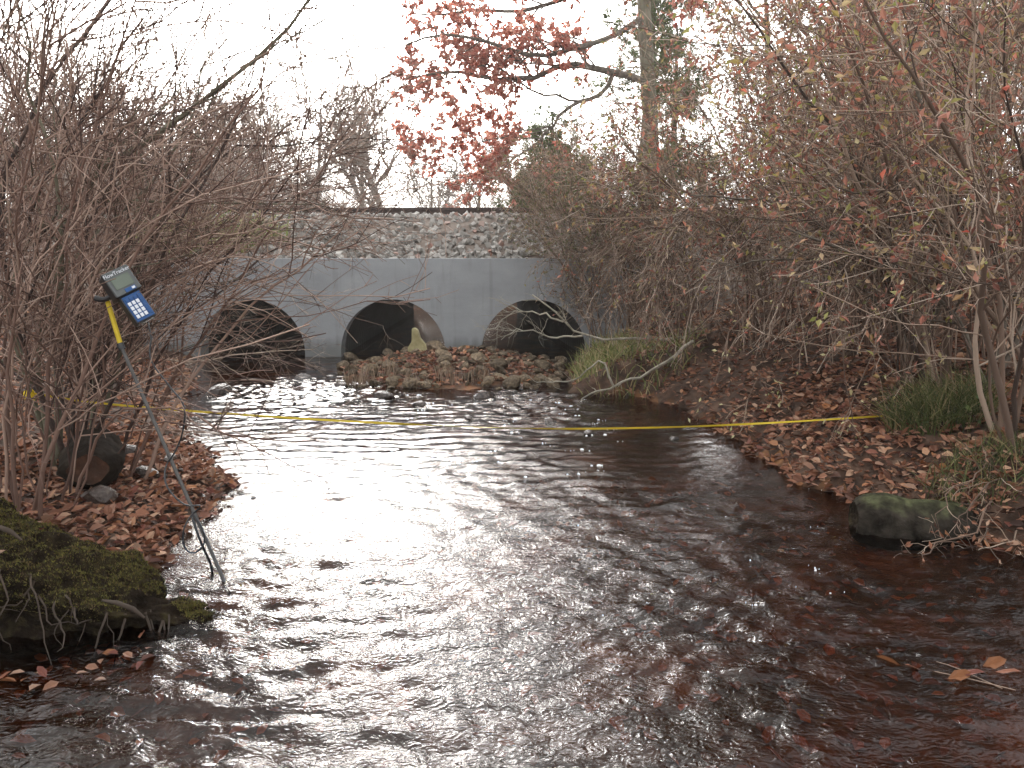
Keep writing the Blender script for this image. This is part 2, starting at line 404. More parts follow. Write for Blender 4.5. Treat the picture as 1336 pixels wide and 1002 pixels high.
M['rot'] = mk('rot', [(0, (.10, .03, .012)), (.6, (.30, .085, .03)), (1, (.42, .17, .05))], 9, .7, island=True)

# water: reflecting film over a tea-coloured, see-through body
wm, nt, out = nodes('water'); lk = nt.links.new
tc = nt.nodes.new('ShaderNodeTexCoord')
mp = nt.nodes.new('ShaderNodeMapping'); mp.inputs['Scale'].default_value = (1.0, 1.5, 1.0)
lk(tc.outputs['Object'], mp.inputs[0])
n1 = nt.nodes.new('ShaderNodeTexNoise'); n1.inputs['Scale'].default_value = 19; n1.inputs['Detail'].default_value = 2.0; n1.inputs['Roughness'].default_value = .4
n1.inputs['Distortion'].default_value = 1.8
lk(mp.outputs[0], n1.inputs['Vector'])
bp = nt.nodes.new('ShaderNodeBump'); bp.inputs['Strength'].default_value = 0.6; bp.inputs['Distance'].default_value = 0.013
n3 = nt.nodes.new('ShaderNodeTexNoise'); n3.inputs['Scale'].default_value = 60; n3.inputs['Detail'].default_value = 1; n3.inputs['Distortion'].default_value = 1.0
lk(mp.outputs[0], n3.inputs['Vector'])
mad = nt.nodes.new('ShaderNodeMath'); mad.operation = 'MULTIPLY_ADD'; mad.inputs[1].default_value = .16
lk(n3.outputs['Fac'], mad.inputs[0]); lk(n1.outputs['Fac'], mad.inputs[2])
sxyz = nt.nodes.new('ShaderNodeSeparateXYZ'); lk(tc.outputs['Object'], sxyz.inputs[0])
calm = nt.nodes.new('ShaderNodeMapRange'); calm.inputs['From Min'].default_value = 3.2; calm.inputs['From Max'].default_value = 6.0
calm.inputs['To Min'].default_value = 1.0; calm.inputs['To Max'].default_value = .2
lk(sxyz.outputs['Y'], calm.inputs['Value'])
mul = nt.nodes.new('ShaderNodeMath'); mul.operation = 'MULTIPLY'; lk(mad.outputs[0], mul.inputs[0]); lk(calm.outputs[0], mul.inputs[1])
lk(mul.outputs[0], bp.inputs['Height'])
gl = nt.nodes.new('ShaderNodeBsdfGlossy'); gl.inputs['Roughness'].default_value = 0.012
gl.inputs['Color'].default_value = (1, 1, 1, 1)
tp = nt.nodes.new('ShaderNodeBsdfTransparent'); tp.inputs['Color'].default_value = (.42, .255, .13, 1)
fr = nt.nodes.new('ShaderNodeFresnel'); fr.inputs['IOR'].default_value = 1.34
mx = nt.nodes.new('ShaderNodeMixShader')
lk(bp.outputs[0], gl.inputs['Normal']); lk(bp.outputs[0], fr.inputs['Normal'])
lk(fr.outputs[0], mx.inputs[0]); lk(tp.outputs[0], mx.inputs[1]); lk(gl.outputs[0], mx.inputs[2])
lk(mx.outputs[0], out.inputs[0])
M['water'] = wm

# ------------------------------------------------------------------ terrain
WALL_Y, WALL_TOP, WALL_X0, WALL_X1 = 11.4, 1.40, -5.3, 1.15
PIPE_X, PIPE_R, PIPE_Z, FAR_Y = (-3.73, -1.71, 0.31), 0.75, 0.075, 20.0
Lpix = [(0, 905), (120, 880), (200, 800), (180, 740), (212, 712), (240, 680), (292, 640), (252, 592), (232, 560), (238, 515), (250, 492), (225, 472)]
Rpix = [(1500, 760), (1336, 722), (1240, 700), (1140, 662), (1060, 632), (1010, 602), (950, 560), (880, 528), (820, 516), (750, 512), (742, 482), (768, 466)]
Lp = np.array([G(*p)[:2] for p in Lpix]); Rp_ = np.array([G(*p)[:2] for p in Rpix])
ly = np.concatenate([[-5, 1.0, 3.05], np.maximum.accumulate(Lp[3:, 1]), [WALL_Y + .1, 21, 23, 40]]); lx = np.concatenate([[-3.6, -3.4, -2.6], Lp[3:, 0], [-4.6, -4.7, -4.0, -4.0]])
ry = np.concatenate([[-5, 1.0, 2.2], np.maximum.accumulate(Rp_[:, 1]), [WALL_Y + .1, 21, 23, 40]]); rx = np.concatenate([[5.5, 4.8, 4.0], Rp_[:, 0], [1.1, 1.1, -1.0, -3.0]])
def shore(y):
    w = 0.05 * np.sin(np.asarray(y) * 9.0) + 0.03 * np.sin(np.asarray(y) * 23.0 + 1)
    return np.interp(y, ly, lx) + w, np.interp(y, ry, rx) - w
def isle(x, y):
    cx = -0.75 + 0.0 * y
    d = ((x - cx) / 1.45) ** 2 + ((y - 10.3) / 1.75) ** 2
    h = 0.30 * np.exp(-d * 1.3) - 0.10
    return h
def ground_z(x, y):
    x = np.asarray(x, float); y = np.asarray(y, float)
    xl, xr = shore(y)
    dl, dr = xl - x, x - xr
    hl = np.interp(dl, [0, .15, .5, 1.2, 3, 6, 12], [0, .05, .13, .26, .55, .95, 1.2])
    hr = np.interp(dr, [0, .12, .5, 1.2, 2.4, 4.5, 10], [0, .11, .31, .56, .87, 1.15, 1.35])
    inn = np.minimum(-dl, -dr)
    bed = -np.interp(inn, [0, .25, .8, 1.6], [0.0, .10, .20, .26]) + 0.05 * fbm(x, y, 2.2, 3, 5)
    z = np.where(dl > 0, hl, np.where(dr > 0, hr, bed))
    z = np.where((inn > 0), np.maximum(z, isle(x, y) + 0.04 * fbm(x, y, 4, 2, 9)), z)
    amp = np.clip(np.maximum(dl, dr) * 1.2, 0, 1)
    z = z + amp * (0.14 * fbm(x, y, 1.1, 4, 3) + 0.03 * fbm(x, y, 7, 2, 8))
    z = z + sstep(20.6, 22.6, y) * 1.0
    fill = 1.35 * sstep(1.58, 1.83, x) * sstep(11.3, 11.72, y)
    z = np.where((y < 14) & (fill > .02), np.maximum(z, fill), z)
    return z
def axis(parts): return np.unique(np.round(np.concatenate(parts), 4))
gx = axis([np.linspace(-70, -14, 14), np.linspace(-14, -6, 40), np.linspace(-6, 6.5, 180), np.linspace(6.5, 14, 38), np.linspace(14, 70, 14)])
gy = axis([np.linspace(-30, 0, 10), np.linspace(0, 13, 180), np.linspace(13, 30, 60), np.linspace(30, 110, 16)])
XX, YY = np.meshgrid(gx, gy)
ZZ = ground_z(XX, YY)
V = np.stack([XX, YY, ZZ], -1).reshape(-1, 3)
Qd = grid_quads(len(gy), len(gx))
ctr = V[Qd].mean(1)
sx_l, sx_r = shore(ctr[:, 1])
wet = (ctr[:, 0] > sx_l - .06) & (ctr[:, 0] < sx_r + .06) & (ctr[:, 2] < 0.03)
ground = link('ground', mesh_np('ground', V, Qd, smooth=True), M['soil'])
ground.data.materials.append(M['bed'])
ground.data.polygons.foreach_set('material_index', wet.astype(np.int32))
struct(ground)

# ------------------------------------------------------------------ water surface, rippled for real
wx = np.arange(-4.9, 5.0, 0.026); wy = np.concatenate([np.arange(0.6, 12.2, 0.024), np.arange(12.3, 30.0, .12)])
WX, WY = np.meshgrid(wx, wy)
H = np.zeros_like(WX)
wr = np.random.default_rng(3)
wxp = WX + 0.25 * fbm(WX, WY, 1.3, 2, 21); wyp = WY + 0.25 * fbm(WX, WY, 1.1, 2, 31)
for k in range(46):
    lam = 0.065 * (5.5 ** wr.uniform(0, 1) ** 1.2)
    th = wr.normal(-math.pi / 2, 0.5); kk = 2 * math.pi / lam
    a = 0.00062 * (lam / 0.1) ** 0.8 * wr.uniform(.5, 1.2)
    H += a * np.sin(kk * (math.cos(th) * wxp + math.sin(th) * wyp) + wr.uniform(0, 6.28))
xl, xr = shore(WY)
edge = np.clip(np.minimum(WX - xl, xr - WX) / 0.5, 0.12, 1)
rif = np.exp(-(((WX + 2.3) / .9) ** 2 + ((WY - 8.8) / 1.3) ** 2)) + np.exp(-(((WX - .35) / .7) ** 2 + ((WY - 8.0) / 1.6) ** 2))
patch = 0.55 + 0.9 * np.clip(fbm(WX, WY, .9, 3, 41) + .35, 0, 1)
H *= edge * patch * (1 + 0.9 * rif) * np.interp(WY, [3.0, 4.5, 6.5, 8], [1.7, 1.1, .45, .5])
for k in range(7):                                       # long-crested swell across the middle reach
    lam = wr.uniform(.10, .24); th = wr.normal(-math.pi / 2 + .12, .16); kk = 2 * math.pi / lam
    H += .0042 * lam * wr.uniform(.5, 1.2) * np.sin(kk * (math.cos(th) * wxp + math.sin(th) * wyp) + k) * edge * np.exp(-((WY - 5.2) / 1.3) ** 2) * (.4 + 1.2 * np.clip(fbm(WX, WY, .8, 2, 91) + .4, 0, 1))
H += rif * edge * 0.034 * fbm(WX, WY * 1.4, 9, 3, 51)
H *= np.where(WY > WALL_Y, .25, 1)
water = link('water', mesh_np('water', np.stack([WX, WY, H], -1), grid_quads(len(wy), len(wx)), smooth=True), M['water'])
struct(water)

# ------------------------------------------------------------------ culvert: headwall with three arches, wing wall, pipes
culv = thing('culvert', 'grey concrete headwall with three round pipes passing under the railway', 'culvert', (0, WALL_Y, 0))
def headwall():
    xs = [WALL_X0, WALL_X1]
    for c in PIPE_X:
        xs += list(c + PIPE_R * np.cos(np.linspace(0, math.pi, 33)))
    xs += list(np.linspace(WALL_X0, WALL_X1, 30))
    xs = np.unique(np.round(xs, 5))
    V = []; Q = []
    def zb(x, side):
        for c in PIPE_X:
            e = abs(x - c)
            if e < PIPE_R - 1e-4 or (abs(e - PIPE_R) < 2e-4 and ((x < c) == (side > 0))):
                return PIPE_Z + math.sqrt(max(PIPE_R ** 2 - e ** 2, 0))
        return -0.5
    T = 0.30
    for a, b in zip(xs[:-1], xs[1:]):
        za, zb_ = zb(a, 1), zb(b, -1)
        inarch = za > -0.4 or zb_ > -0.4
        n = len(V)
        V += [(a, 0, za), (b, 0, zb_), (b, 0, WALL_TOP), (a, 0, WALL_TOP), (a, T, za), (b, T, zb_), (b, T, WALL_TOP), (a, T, WALL_TOP)]
        Q += [(n, n + 1, n + 2, n + 3), (n + 5, n + 4, n + 7, n + 6), (n + 3, n + 2, n + 6, n + 7), (n + 1, n, n + 4, n + 5)]
    for c in PIPE_X:
        for s in (-1, 1):
            x = c + s * PIPE_R; n = len(V)
            V += [(x, 0, -.5), (x, T, -.5), (x, T, PIPE_Z), (x, 0, PIPE_Z)]; Q += [(n, n + 1, n + 2, n + 3)]
    for x in (WALL_X0, WALL_X1):
        n = len(V); V += [(x, 0, -.5), (x, T, -.5), (x, T, WALL_TOP), (x, 0, WALL_TOP)]; Q += [(n, n + 1, n + 2, n + 3)]
    return mesh_np('headwall', V, Q)
link('headwall', headwall(), M['concrete'], culv)
mb = MB(); Mw = Matrix.Translation((1.157, 0.0, 0)) @ Matrix.Rotation(math.radians(-9), 4, 'Z')
mb.box((.36, .15, .45), (.72, .296, 1.896), Mw)
link('wing_wall', mb.mesh('wing_wall'), M['concrete'], culv)
mb = MB(); mb.box(((WALL_X0 + WALL_X1) / 2, .03, -.17), (WALL_X1 - WALL_X0, .25, .5))
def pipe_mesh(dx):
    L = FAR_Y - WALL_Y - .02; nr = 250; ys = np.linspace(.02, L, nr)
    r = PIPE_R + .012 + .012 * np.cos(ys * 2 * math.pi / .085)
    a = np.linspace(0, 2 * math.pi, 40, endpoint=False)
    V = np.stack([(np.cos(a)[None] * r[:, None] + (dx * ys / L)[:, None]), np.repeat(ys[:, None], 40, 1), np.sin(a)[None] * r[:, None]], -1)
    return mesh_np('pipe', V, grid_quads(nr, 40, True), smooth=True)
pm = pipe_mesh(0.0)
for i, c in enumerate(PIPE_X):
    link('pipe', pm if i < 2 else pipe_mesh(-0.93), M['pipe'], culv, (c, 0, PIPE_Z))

# ------------------------------------------------------------------ railway embankment with ballast stones, track
def emb_z(x, y):
    base = np.interp(y, [8.6, 10.2, 11.69, 13.2, 13.7, 16.6, 17.2, 19.0, 20.6, 22.5], [-.6, .55, 1.32, 2.04, 2.08, 2.08, 2.0, 1.3, .9, -.6])
    return base
ex = axis([np.linspace(-70, -10, 14), np.linspace(-10, 10, 120), np.linspace(10, 70, 14)])
ey0 = np.array([8.6, 9.2, 9.8, 10.4, 11.0, 11.69, 12.0, 12.3, 12.6, 12.9, 13.2, 13.5, 13.8, 14.6, 15.6, 16.6, 17.2, 18, 19, 20, 20.6, 22.5])
rows = []
for y0 in ey0:
    t = sstep(WALL_X1 + .5, WALL_X1 + 1.1, ex) + sstep(-WALL_X0 - .1, -WALL_X0 + 1.0, -ex)
    yy = np.where(y0 < 11.69, 11.69 + (y0 - 11.69) * t, y0)
    yy = np.where(y0 > 20.0, 20.0 + (yy - 20.0) * t, yy)
    zz = emb_z(ex, yy) + .05 * fbm(ex, yy, 2.0, 3, 61) * (np.abs(yy - 15.2) > 1.6)
    rows.append(np.stack([ex, yy, zz], -1))
embank = struct(link('embankment', mesh_np('embankment', np.array(rows), grid_quads(len(ey0), len(ex)), smooth=True), M['embank']))
def rock_mesh(seed, sx=1, sy=1, sz=.75, sub=2, rough=.28, cuts=5):
    import bmesh
    r = np.random.default_rng(seed); bm = bmesh.new(); bmesh.ops.create_icosphere(bm, subdivisions=sub, radius=.5)
    me = bpy.data.meshes.new('rock'); bm.to_mesh(me); bm.free()
    n = len(me.vertices); c = np.zeros(n * 3, np.float32); me.vertices.foreach_get('co', c); c = c.reshape(-1, 3).astype(float)
    for k in range(cuts):                                     # chop planes: flat broken faces
        d = unit(r.normal(0, 1, 3)); h = r.uniform(.22, .40)
        t = c @ d; c -= np.clip(t - h, 0, None)[:, None] * d
    c *= 1 + rough * (vnoise(c[:, 0] * 4 + seed, c[:, 1] * 4 + c[:, 2] * 3, seed))[:, None]
    c *= np.array([sx, sy, sz])
    me.vertices.foreach_set('co', c.astype(np.float32).ravel())
    me.polygons.foreach_set('use_smooth', np.full(len(me.polygons), sub > 2)); me.update()
    return me
bst = [rock_mesh(100 + i, 1, r.uniform(.6, .9), r.uniform(.5, .8), 1, .25, 6) for i, r in enumerate([np.random.default_rng(s) for s in range(8)])]
for m_ in bst: m_.materials.append(M['ballast'])
rb = np.random.default_rng(77)
for i in range(300):
    x = rb.uniform(-4.0, 1.4); y = 11.74 + 1.5 * rb.uniform(0, 1) ** 1.15
    o = link('ballast_stone', bst[i % 8], None, embank, (x, y, float(emb_z(x, y)) + rb.uniform(.01, .06)))
    s = rb.uniform(.09, .18) * (1.1 - .3 * (y - 11.7) / 1.5)
    o.scale = (s, s, s); o.rotation_euler = rb.uniform(0, 6.28, 3)
# the countless smaller ballast stones, one joined part
c8 = np.array([[-1, -1, -1], [1, -1, -1], [1, 1, -1], [-1, 1, -1], [-1, -1, 1], [1, -1, 1], [1, 1, 1], [-1, 1, 1]], float)
NB = 5600
bx = rb.uniform(-9, 7, NB); by = 11.74 + 5.4 * rb.uniform(0, 1, NB) ** 1.6
ang = rb.uniform(0, 6.28, (NB, 3)); sz = rb.uniform(.025, .07, NB)
cv = c8[None] * rb.uniform(.45, 1.0, (NB, 8, 3)) * np.array([1, .8, .65])
ca, sa = np.cos(ang), np.sin(ang)
def rotz(v, c, s, i, j):
    w = v.copy(); w[..., i] = v[..., i] * c[:, None] - v[..., j] * s[:, None]; w[..., j] = v[..., i] * s[:, None] + v[..., j] * c[:, None]; return w
cv = rotz(cv, ca[:, 0], sa[:, 0], 0, 1); cv = rotz(cv, ca[:, 1], sa[:, 1], 1, 2); cv = rotz(cv, ca[:, 2], sa[:, 2], 0, 2)
cv = cv * sz[:, None, None] + np.stack([bx, by, emb_z(bx, by) + .015], -1)[:, None, :]
Q8 = np.array([[0, 3, 2, 1], [4, 5, 6, 7], [0, 1, 5, 4], [2, 3, 7, 6], [0, 4, 7, 3], [1, 2, 6, 5]])
stuff(link('ballast_gravel', mesh_np('ballast_gravel', cv, (Q8[None] + (np.arange(NB) * 8)[:, None, None]).reshape(-1, 4)), M['ballast_fill'], embank))

track = thing('railway_track', 'dark steel rails on sleepers running across the top of the ballast', 'railway track', (0, 15.0, 1.99))
for s in (-.72, .72):
    mb = MB(); mb.box((0, s, .245), (138, .07, .04)); mb.box((0, s, .17), (138, .018, .11)); mb.box((0, s, .105), (138, .14, .022))
    link('rail', mb.mesh('rail'), M['rust'], track)
mb = MB(); mb.box((0, 0, 0), (.23, 2.5, .17)); sl = mb.mesh('sleeper'); sl.materials.append(M['sleeper'])
for k in range(34):
    link('sleeper', sl, None, track, (-10 + k * .6, 0, .008))

# ------------------------------------------------------------------ plants: builders
def shrub(name, label, base, stems, seed, mat, mat_twig=None, leaf=None, cat='shrub', group=None,
          n1=9, l1=(.5, 1.3), n2=6, l2=(.2, .6), n3=0, l3=(.08, .25), a=(38, 45, 45), wig=.13, up=.03, bias=None, leafn=0, leafsz=(.04, .07), leafw=.45, droop=.3, rmin=.0016, t0=.18):
    """stems: list of (points in world, r0, r1); grows two or three more orders of twigs on them"""
    rng = np.random.default_rng(seed); base = np.asarray(base, float)
    t = thing(name, label, cat, base, group)
    K = 14
    S = np.array([resample(s[0], K) for s in stems]) - base
    S[:, 1:] += rng.normal(0, .012, (len(S), K - 1, 3))
    RS = np.array([np.linspace(s[1], s[2], K) for s in stems])
    b = None if bias is None else np.asarray(bias)
    A, RA = children(rng, S, RS, n1, *l1, a[0], 8, wig, up, t0, 1, .6, rmin * 1.6, .4, b)
    B, RB = children(rng, A, RA, n2, *l2, a[1], 4, wig, up, .15, 1, .65, rmin, .5, b)
    parts2 = [(B, RB, 3)]; last = B
    if n3:
        C, RC = children(rng, B, RB, n3, *l3, a[2], 3, wig, up, .2, 1, .7, rmin * .8, .6, b)
        parts2.append((C, RC, 3)); last = C
    link('stems', tube_mesh('stems', [(S, RS, 7), (A, RA, 4)]), mat, t)
    stuff(link('twigs', tube_mesh('twigs', parts2), mat_twig or mat, t))
    if leafn:
        stuff(link('leaves', leaves_on(rng, last, leafn, *leafsz, leafw, 'leaves', droop=droop), leaf, t))
    return t
def fan(rng, base, n, h, spread, lean=(0, 0), r=(.010, .022), arch=.0):
    """random vase of stems from one root"""
    out = []
    for i in range(n):
        a = rng.uniform(0, 6.28); s = spread * math.sqrt(rng.uniform(.05, 1)); hh = h * rng.uniform(.6, 1.05)
        b = np.array(base) + np.array([math.cos(a), math.sin(a), 0]) * rng.uniform(.02, .22)
        tip = np.array([math.cos(a) * s + lean[0] * rng.uniform(.4, 1.2), math.sin(a) * s + lean[1] * rng.uniform(.4, 1.2), hh])
        p = [b - np.array([0, 0, .08])]
        for t in (.25, .5, .75, 1):
            q = b + np.array([tip[0] * t ** 1.25, tip[1] * t ** 1.25, hh * (t - arch * t ** 3)]) + rng.normal(0, .05, 3) * h * .4
            p.append(q)
        r0 = rng.uniform(*r)
        out.append((np.array(p), r0, r0 * .22))
    return out
def copy_tree(src, loc, rot, sc, label=None, group=None):
    c = src.copy(); COL.objects.link(c); c.location = loc; c.rotation_euler = (0, 0, rot); c.scale = (sc, sc, sc)
    if label: c['label'] = label
    if group: c['group'] = group
    for ch in src.children:
        d = ch.copy(); COL.objects.link(d); d.parent = c
    return c
def gpt(px, py, Y):
    """a root point: pixel column at distance Y, on the ground"""
    x = P(px, py, Y)[0]; return np.array([x, Y, float(ground_z(x, Y))])
def emz(x, y): return max(float(ground_z(x, y)), float(emb_z(x, y)) if 8.6 < y < 22.5 else -9)

# ---- left thicket
r_ = np.random.default_rng(5)
base = gpt(75, 600, 4.9)
hero = [([base, P(72, 420, 4.95), P(90, 290, 5.0), P(112, 238, 5.0), P(200, 180, 5.05), P(290, 110, 5.1), P(365, 45, 5.15), P(410, -10, 5.2)], .028, .009),
        ([base + [-.1, .1, 0], P(10, 380, 4.9), P(60, 285, 4.9), P(105, 262, 4.95), P(160, 260, 5.0), P(240, 268, 5.1), P(300, 262, 5.2), P(425, 270, 5.4)], .018, .004)]
base2 = gpt(95, 610, 4.75)
shrub('bare_shrub', 'bare shrub of dark wiry stems curving up behind the flow meter', base2, [
    ([base2, P(150, 400, 4.9), P(215, 290, 5.0), P(300, 200, 5.2), P(400, 188, 5.4), P(520, 182, 5.6)], .014, .003),
    ([base2, P(135, 450, 4.8), P(165, 360, 4.8), P(205, 310, 4.85), P(223, 270, 4.85), P(222, 180, 4.9), P(230, 60, 5.0)], .015, .004),
    ([base2, P(150, 500, 4.7), P(188, 400, 4.6), P(235, 290, 4.6), P(300, 170, 4.7), P(335, 50, 4.8)], .014, .004),
    ([base2, P(110, 330, 4.9), P(140, 255, 4.9), P(150, 215, 4.9), P(120, 130, 5.0), P(135, 20, 5.0)], .013, .004),
    ([base2, P(60, 380, 4.7), P(40, 280, 4.7), P(110, 150, 4.8), P(190, 20, 4.9)], .018, .006),
    ([base2, P(20, 420, 4.6), P(5, 250, 4.6), P(60, 110, 4.7), P(150, 0, 4.8)], .018, .006),
    ([base2, P(160, 470, 4.9), P(260, 400, 5.3), P(360, 330, 5.7), P(450, 300, 6.0)], .011, .003),
    ([base2, P(140, 430, 5.0), P(240, 330, 5.4), P(340, 270, 5.8), P(470, 240, 6.2)], .011, .003)],
    22, M['bark_dark'], M['bark_red'], n1=11, n2=5, n3=1, l1=(.4, 1.3), l2=(.2, .6), bias=(.02, 0, 0), wig=.17)
shrub('bare_shrub', 'bare shrub with thick greenish limb slanting up to the right at far left', base, hero + fan(r_, base, 3, 3.4, .9, (.6, .1)), 21, M['bark_green'], M['bark_red'],
      n1=12, n2=7, n3=2, l1=(.6, 1.7), l2=(.2, .7), bias=(.02, 0, 0))
left_spots = [((60, 640, 4.15), 8, 2.0, .5, (.25, .15), 'clump of thin upright reddish stems in front of the dark log'),
              ((25, 620, 4.0), 9, 3.2, 1.1, (.9, .1), 'bare reddish shrub nearest the mossy mound at left edge'),
              ((130, 600, 4.7), 9, 2.6, .9, (.9, .2), 'bare thin-stemmed shrub crossing behind the water meter rod'),
              ((-40, 560, 5.6), 7, 4.2, 1.4, (1.7, .2), 'tall bare shrub filling the upper left corner'),
              ((60, 540, 6.4), 9, 3.7, 1.4, (1.9, .1), 'bare brown shrub arching towards the culvert from left bank'),
              ((150, 500, 8.0), 9, 2.6, 1.3, (1.2, -.1), 'bare low shrub on left bank in front of the left pipe'),
              ((-60, 500, 8.2), 7, 4.4, 1.7, (1.5, 0), 'dense bare shrub behind the left thicket'),
              ((90, 470, 9.6), 11, 3.0, 1.7, (1.0, 0), 'bare twiggy shrub beside the left end of the headwall')]
for i, (pp, n, h, sp, ln, lab) in enumerate(left_spots):
    b = gpt(*pp); b[2] = emz(b[0], b[1])
    shrub('bare_shrub', lab, b, fan(r_, b, n, h, sp, ln, r=(.004, .008) if i == 0 else (.005, .013)), 40 + i, M['bark_red'], n1=10, n2=6, n3=1, l1=(.8, 2.2), l2=(.3, .9), a=(46, 46, 45), bias=(.05, 0, -.012), wig=.16, rmin=.0028 if i < 3 else .0036)
# drooping branch sprays over the left pipe
b = gpt(120, 500, 7.0)
spr = [([b, P(120, 400, 7.1), P(170, 340, 7.3), P(250, 372, 7.6), P(330, 405, 7.9), P(400, 440, 8.1)], .016, .004),
       ([b, P(130, 420, 7.1), P(210, 420, 7.4), P(300, 432, 7.7), P(390, 470, 7.9)], .013, .003),
       ([b, P(140, 440, 7.0), P(220, 470, 7.2), P(320, 462, 7.5), P(410, 455, 7.8)], .012, .003),
       ([b, P(110, 380, 7.2), P(200, 330, 7.6), P(330, 370, 8.2), P(420, 400, 8.6), P(500, 425, 8.9)], .014, .003)]
shrub('bare_shrub', 'bare pinkish-grey branches drooping across the left pipe mouth', b, spr, 71, M['bark_tan'], n1=15, n2=6, n3=1, l1=(.3, .8), l2=(.12, .4), up=-.02, bias=(.03, 0, -.01), t0=.3)
# twig over the water near the rod
b = gpt(95, 620, 4.3)
shrub('bare_shrub', 'lone thin bare branch arching low over the water by the rod', b, [([b, P(130, 560, 4.2), P(170, 535, 4.1), P(240, 535, 4.05), P(290, 565, 4.0), P(350, 590, 4.0), P(420, 625, 3.95)], .009, .0025)], 73, M['bark_red'], n1=9, n2=3, l1=(.15, .5), l2=(.06, .2), up=-.04, t0=.4)

# ---- right thicket
r_ = np.random.default_rng(9)
right_spots = [((1300, 560, 4.6), 8, 3.0, .9, (-1.0, .2), 0, 'leafy shrub rising at the right edge above the mossy log'),
               ((1230, 520, 5.8), 11, 3.6, 1.2, (-1.0, 0), 0, 'dark-stemmed shrub arching left above the green grass tuft'),
               ((1140, 480, 7.2), 11, 3.0, 1.3, (-.9, -.2), 0, 'rusty leafed shrub arching over the right bank litter'),
               ((1330, 500, 6.8), 12, 4.8, 1.4, (-1.2, 0), 0, 'tall rusty shrub filling the upper right corner'),
               ((1010, 460, 8.8), 12, 2.7, 1.3, (-1.0, -.1), 0, 'rusty shrub with many twigs behind the pale fallen branch'),
               ((1210, 450, 8.8), 13, 5.0, 1.5, (-.6, 0), 0, 'tall dense rusty shrub in the middle of the right thicket'),
               ((900, 440, 10.4), 12, 2.7, 1.3, (-.5, -.2), 1, 'olive and brown shrub beside the right end of the headwall'),
               ((1120, 430, 10.6), 13, 5.2, 1.5, (-.3, 0), 0, 'tall leafy shrub standing left of the forked trunk'),
               ((1000, 420, 12.2), 12, 4.0, 1.6, (-.3, 0), 1, 'hazy brown shrub on the embankment right of the wall'),
               ((1400, 440, 10.0), 13, 5.5, 1.8, (-.3, 0), 0, 'tall leafy shrub behind the right edge of the thicket')]
for i, (pp, n, h, sp, ln, kind, lab) in enumerate(right_spots):
    b = gpt(*pp); b[2] = emz(b[0], b[1])
    shrub('leafy_shrub', lab, b, fan(r_, b, n, h, sp, ln, r=(.008, .022), arch=.12), 90 + i, M['bark_tan'], M['bark_tan'], M['leaf_olive'] if kind else M['leaf_rust'],
          n1=11, n2=7, n3=2, l1=(.7, 2.0), l2=(.25, .75), a=(48, 48, 45), bias=(-.035, 0, -.015), leafn=2, leafsz=(.03, .07), rmin=.0028)
for i, (px, Y, h, lab) in enumerate([(770, 11.15, 2.0, 'hazy grey-brown shrub covering the right end of the ballast'), (830, 10.9, 2.3, 'twiggy rust and olive shrub at the wing wall end'), (760, 12.6, 1.3, 'low pinkish twigs on the embankment above the right pipe')]):
    x = P(px, 420, Y)[0]; b = np.array([x, Y, max(emz(x, Y), .2) if Y < 11.6 else float(emb_z(x, Y))])
    shrub('leafy_shrub', lab, b, fan(r_, b, 12, h, 1.1, (-.5, .1), r=(.006, .014), arch=.1), 110 + i, M['bark_tan'], M['bark_tan'], [M['leaf_olive'], M['leaf_olive'], M['leaf_rust']][i], n1=9, n2=6, n3=2, l1=(.4, 1.1), l2=(.2, .5), a=(48, 48, 45), leafn=1, leafsz=(.03, .06), rmin=.0024)
# low brush in front of the ballast at right
b = np.array([0.95, 11.2, .35]); b[0] = P(790, 420, 11.2)[0]
shrub('leafy_shrub', 'low hazy olive twigs leaning over the right end of the headwall', b, fan(r_, b, 11, 1.7, .9, (-.4, 0), r=(.006, .012)), 120, M['bark_tan'], None, M['leaf_olive'], n1=10, n2=7, n3=1, l1=(.3, .8), l2=(.15, .4), leafn=1, leafsz=(.03, .06), rmin=.002)
def droop_fan(rng, b, n, h, reach, r=(.005, .009)):
    out = []
    for i in range(n):
        hh = h * rng.uniform(.65, 1.15); sx = reach * rng.uniform(.4, 1.2); yy = rng.normal(-.15, .45)
        b0 = b + [rng.normal(0, .12), rng.normal(0, .12), -.03]; r0 = rng.uniform(*r)
        out.append((np.array([b0, b0 + [-.12 * sx, .2 * yy, .55 * hh], b0 + [-.45 * sx, .5 * yy, .95 * hh], b0 + [-.8 * sx, .8 * yy, .9 * hh], b0 + [-1.05 * sx, yy, .6 * hh], b0 + [-1.15 * sx, 1.1 * yy, .2 * hh]]) + rng.normal(0, .03, (6, 3)), r0, r0 * .25))
    return out
for i, (px, Y, h, lab) in enumerate([(905, 8.9, 1.3, 'drooping tan twigs above the straw-coloured grass fringe'), (1000, 8.0, 1.5, 'drooping tan twigs over the pale fallen branch'), (1085, 7.2, 1.6, 'drooping tan twigs over the middle of the right bank'),
                                  (1180, 6.5, 1.6, 'drooping tan twigs behind the green grass tuft'), (1290, 6.0, 1.7, 'drooping tan twigs at the right frame edge above the grass'), (850, 10.6, 1.5, 'fine tan twigs hanging in front of the wing wall'), (1120, 8.6, 2.2, 'taller drooping tan brush deep on the right bank')]):
    b = gpt(px, 480, Y); b[2] = emz(b[0], Y)
    shrub('drooping_shrub', lab, b, droop_fan(r_, b, 14, h, 1.0), 150 + i, M['bark_tan'], None, M['leaf_rust'], n1=10, n2=5, n3=0, l1=(.25, .8), l2=(.12, .4), up=-.04, bias=(-.02, 0, -.02), wig=.18, leafn=1 if i % 2 else 0, leafsz=(.025, .05), rmin=.0026)
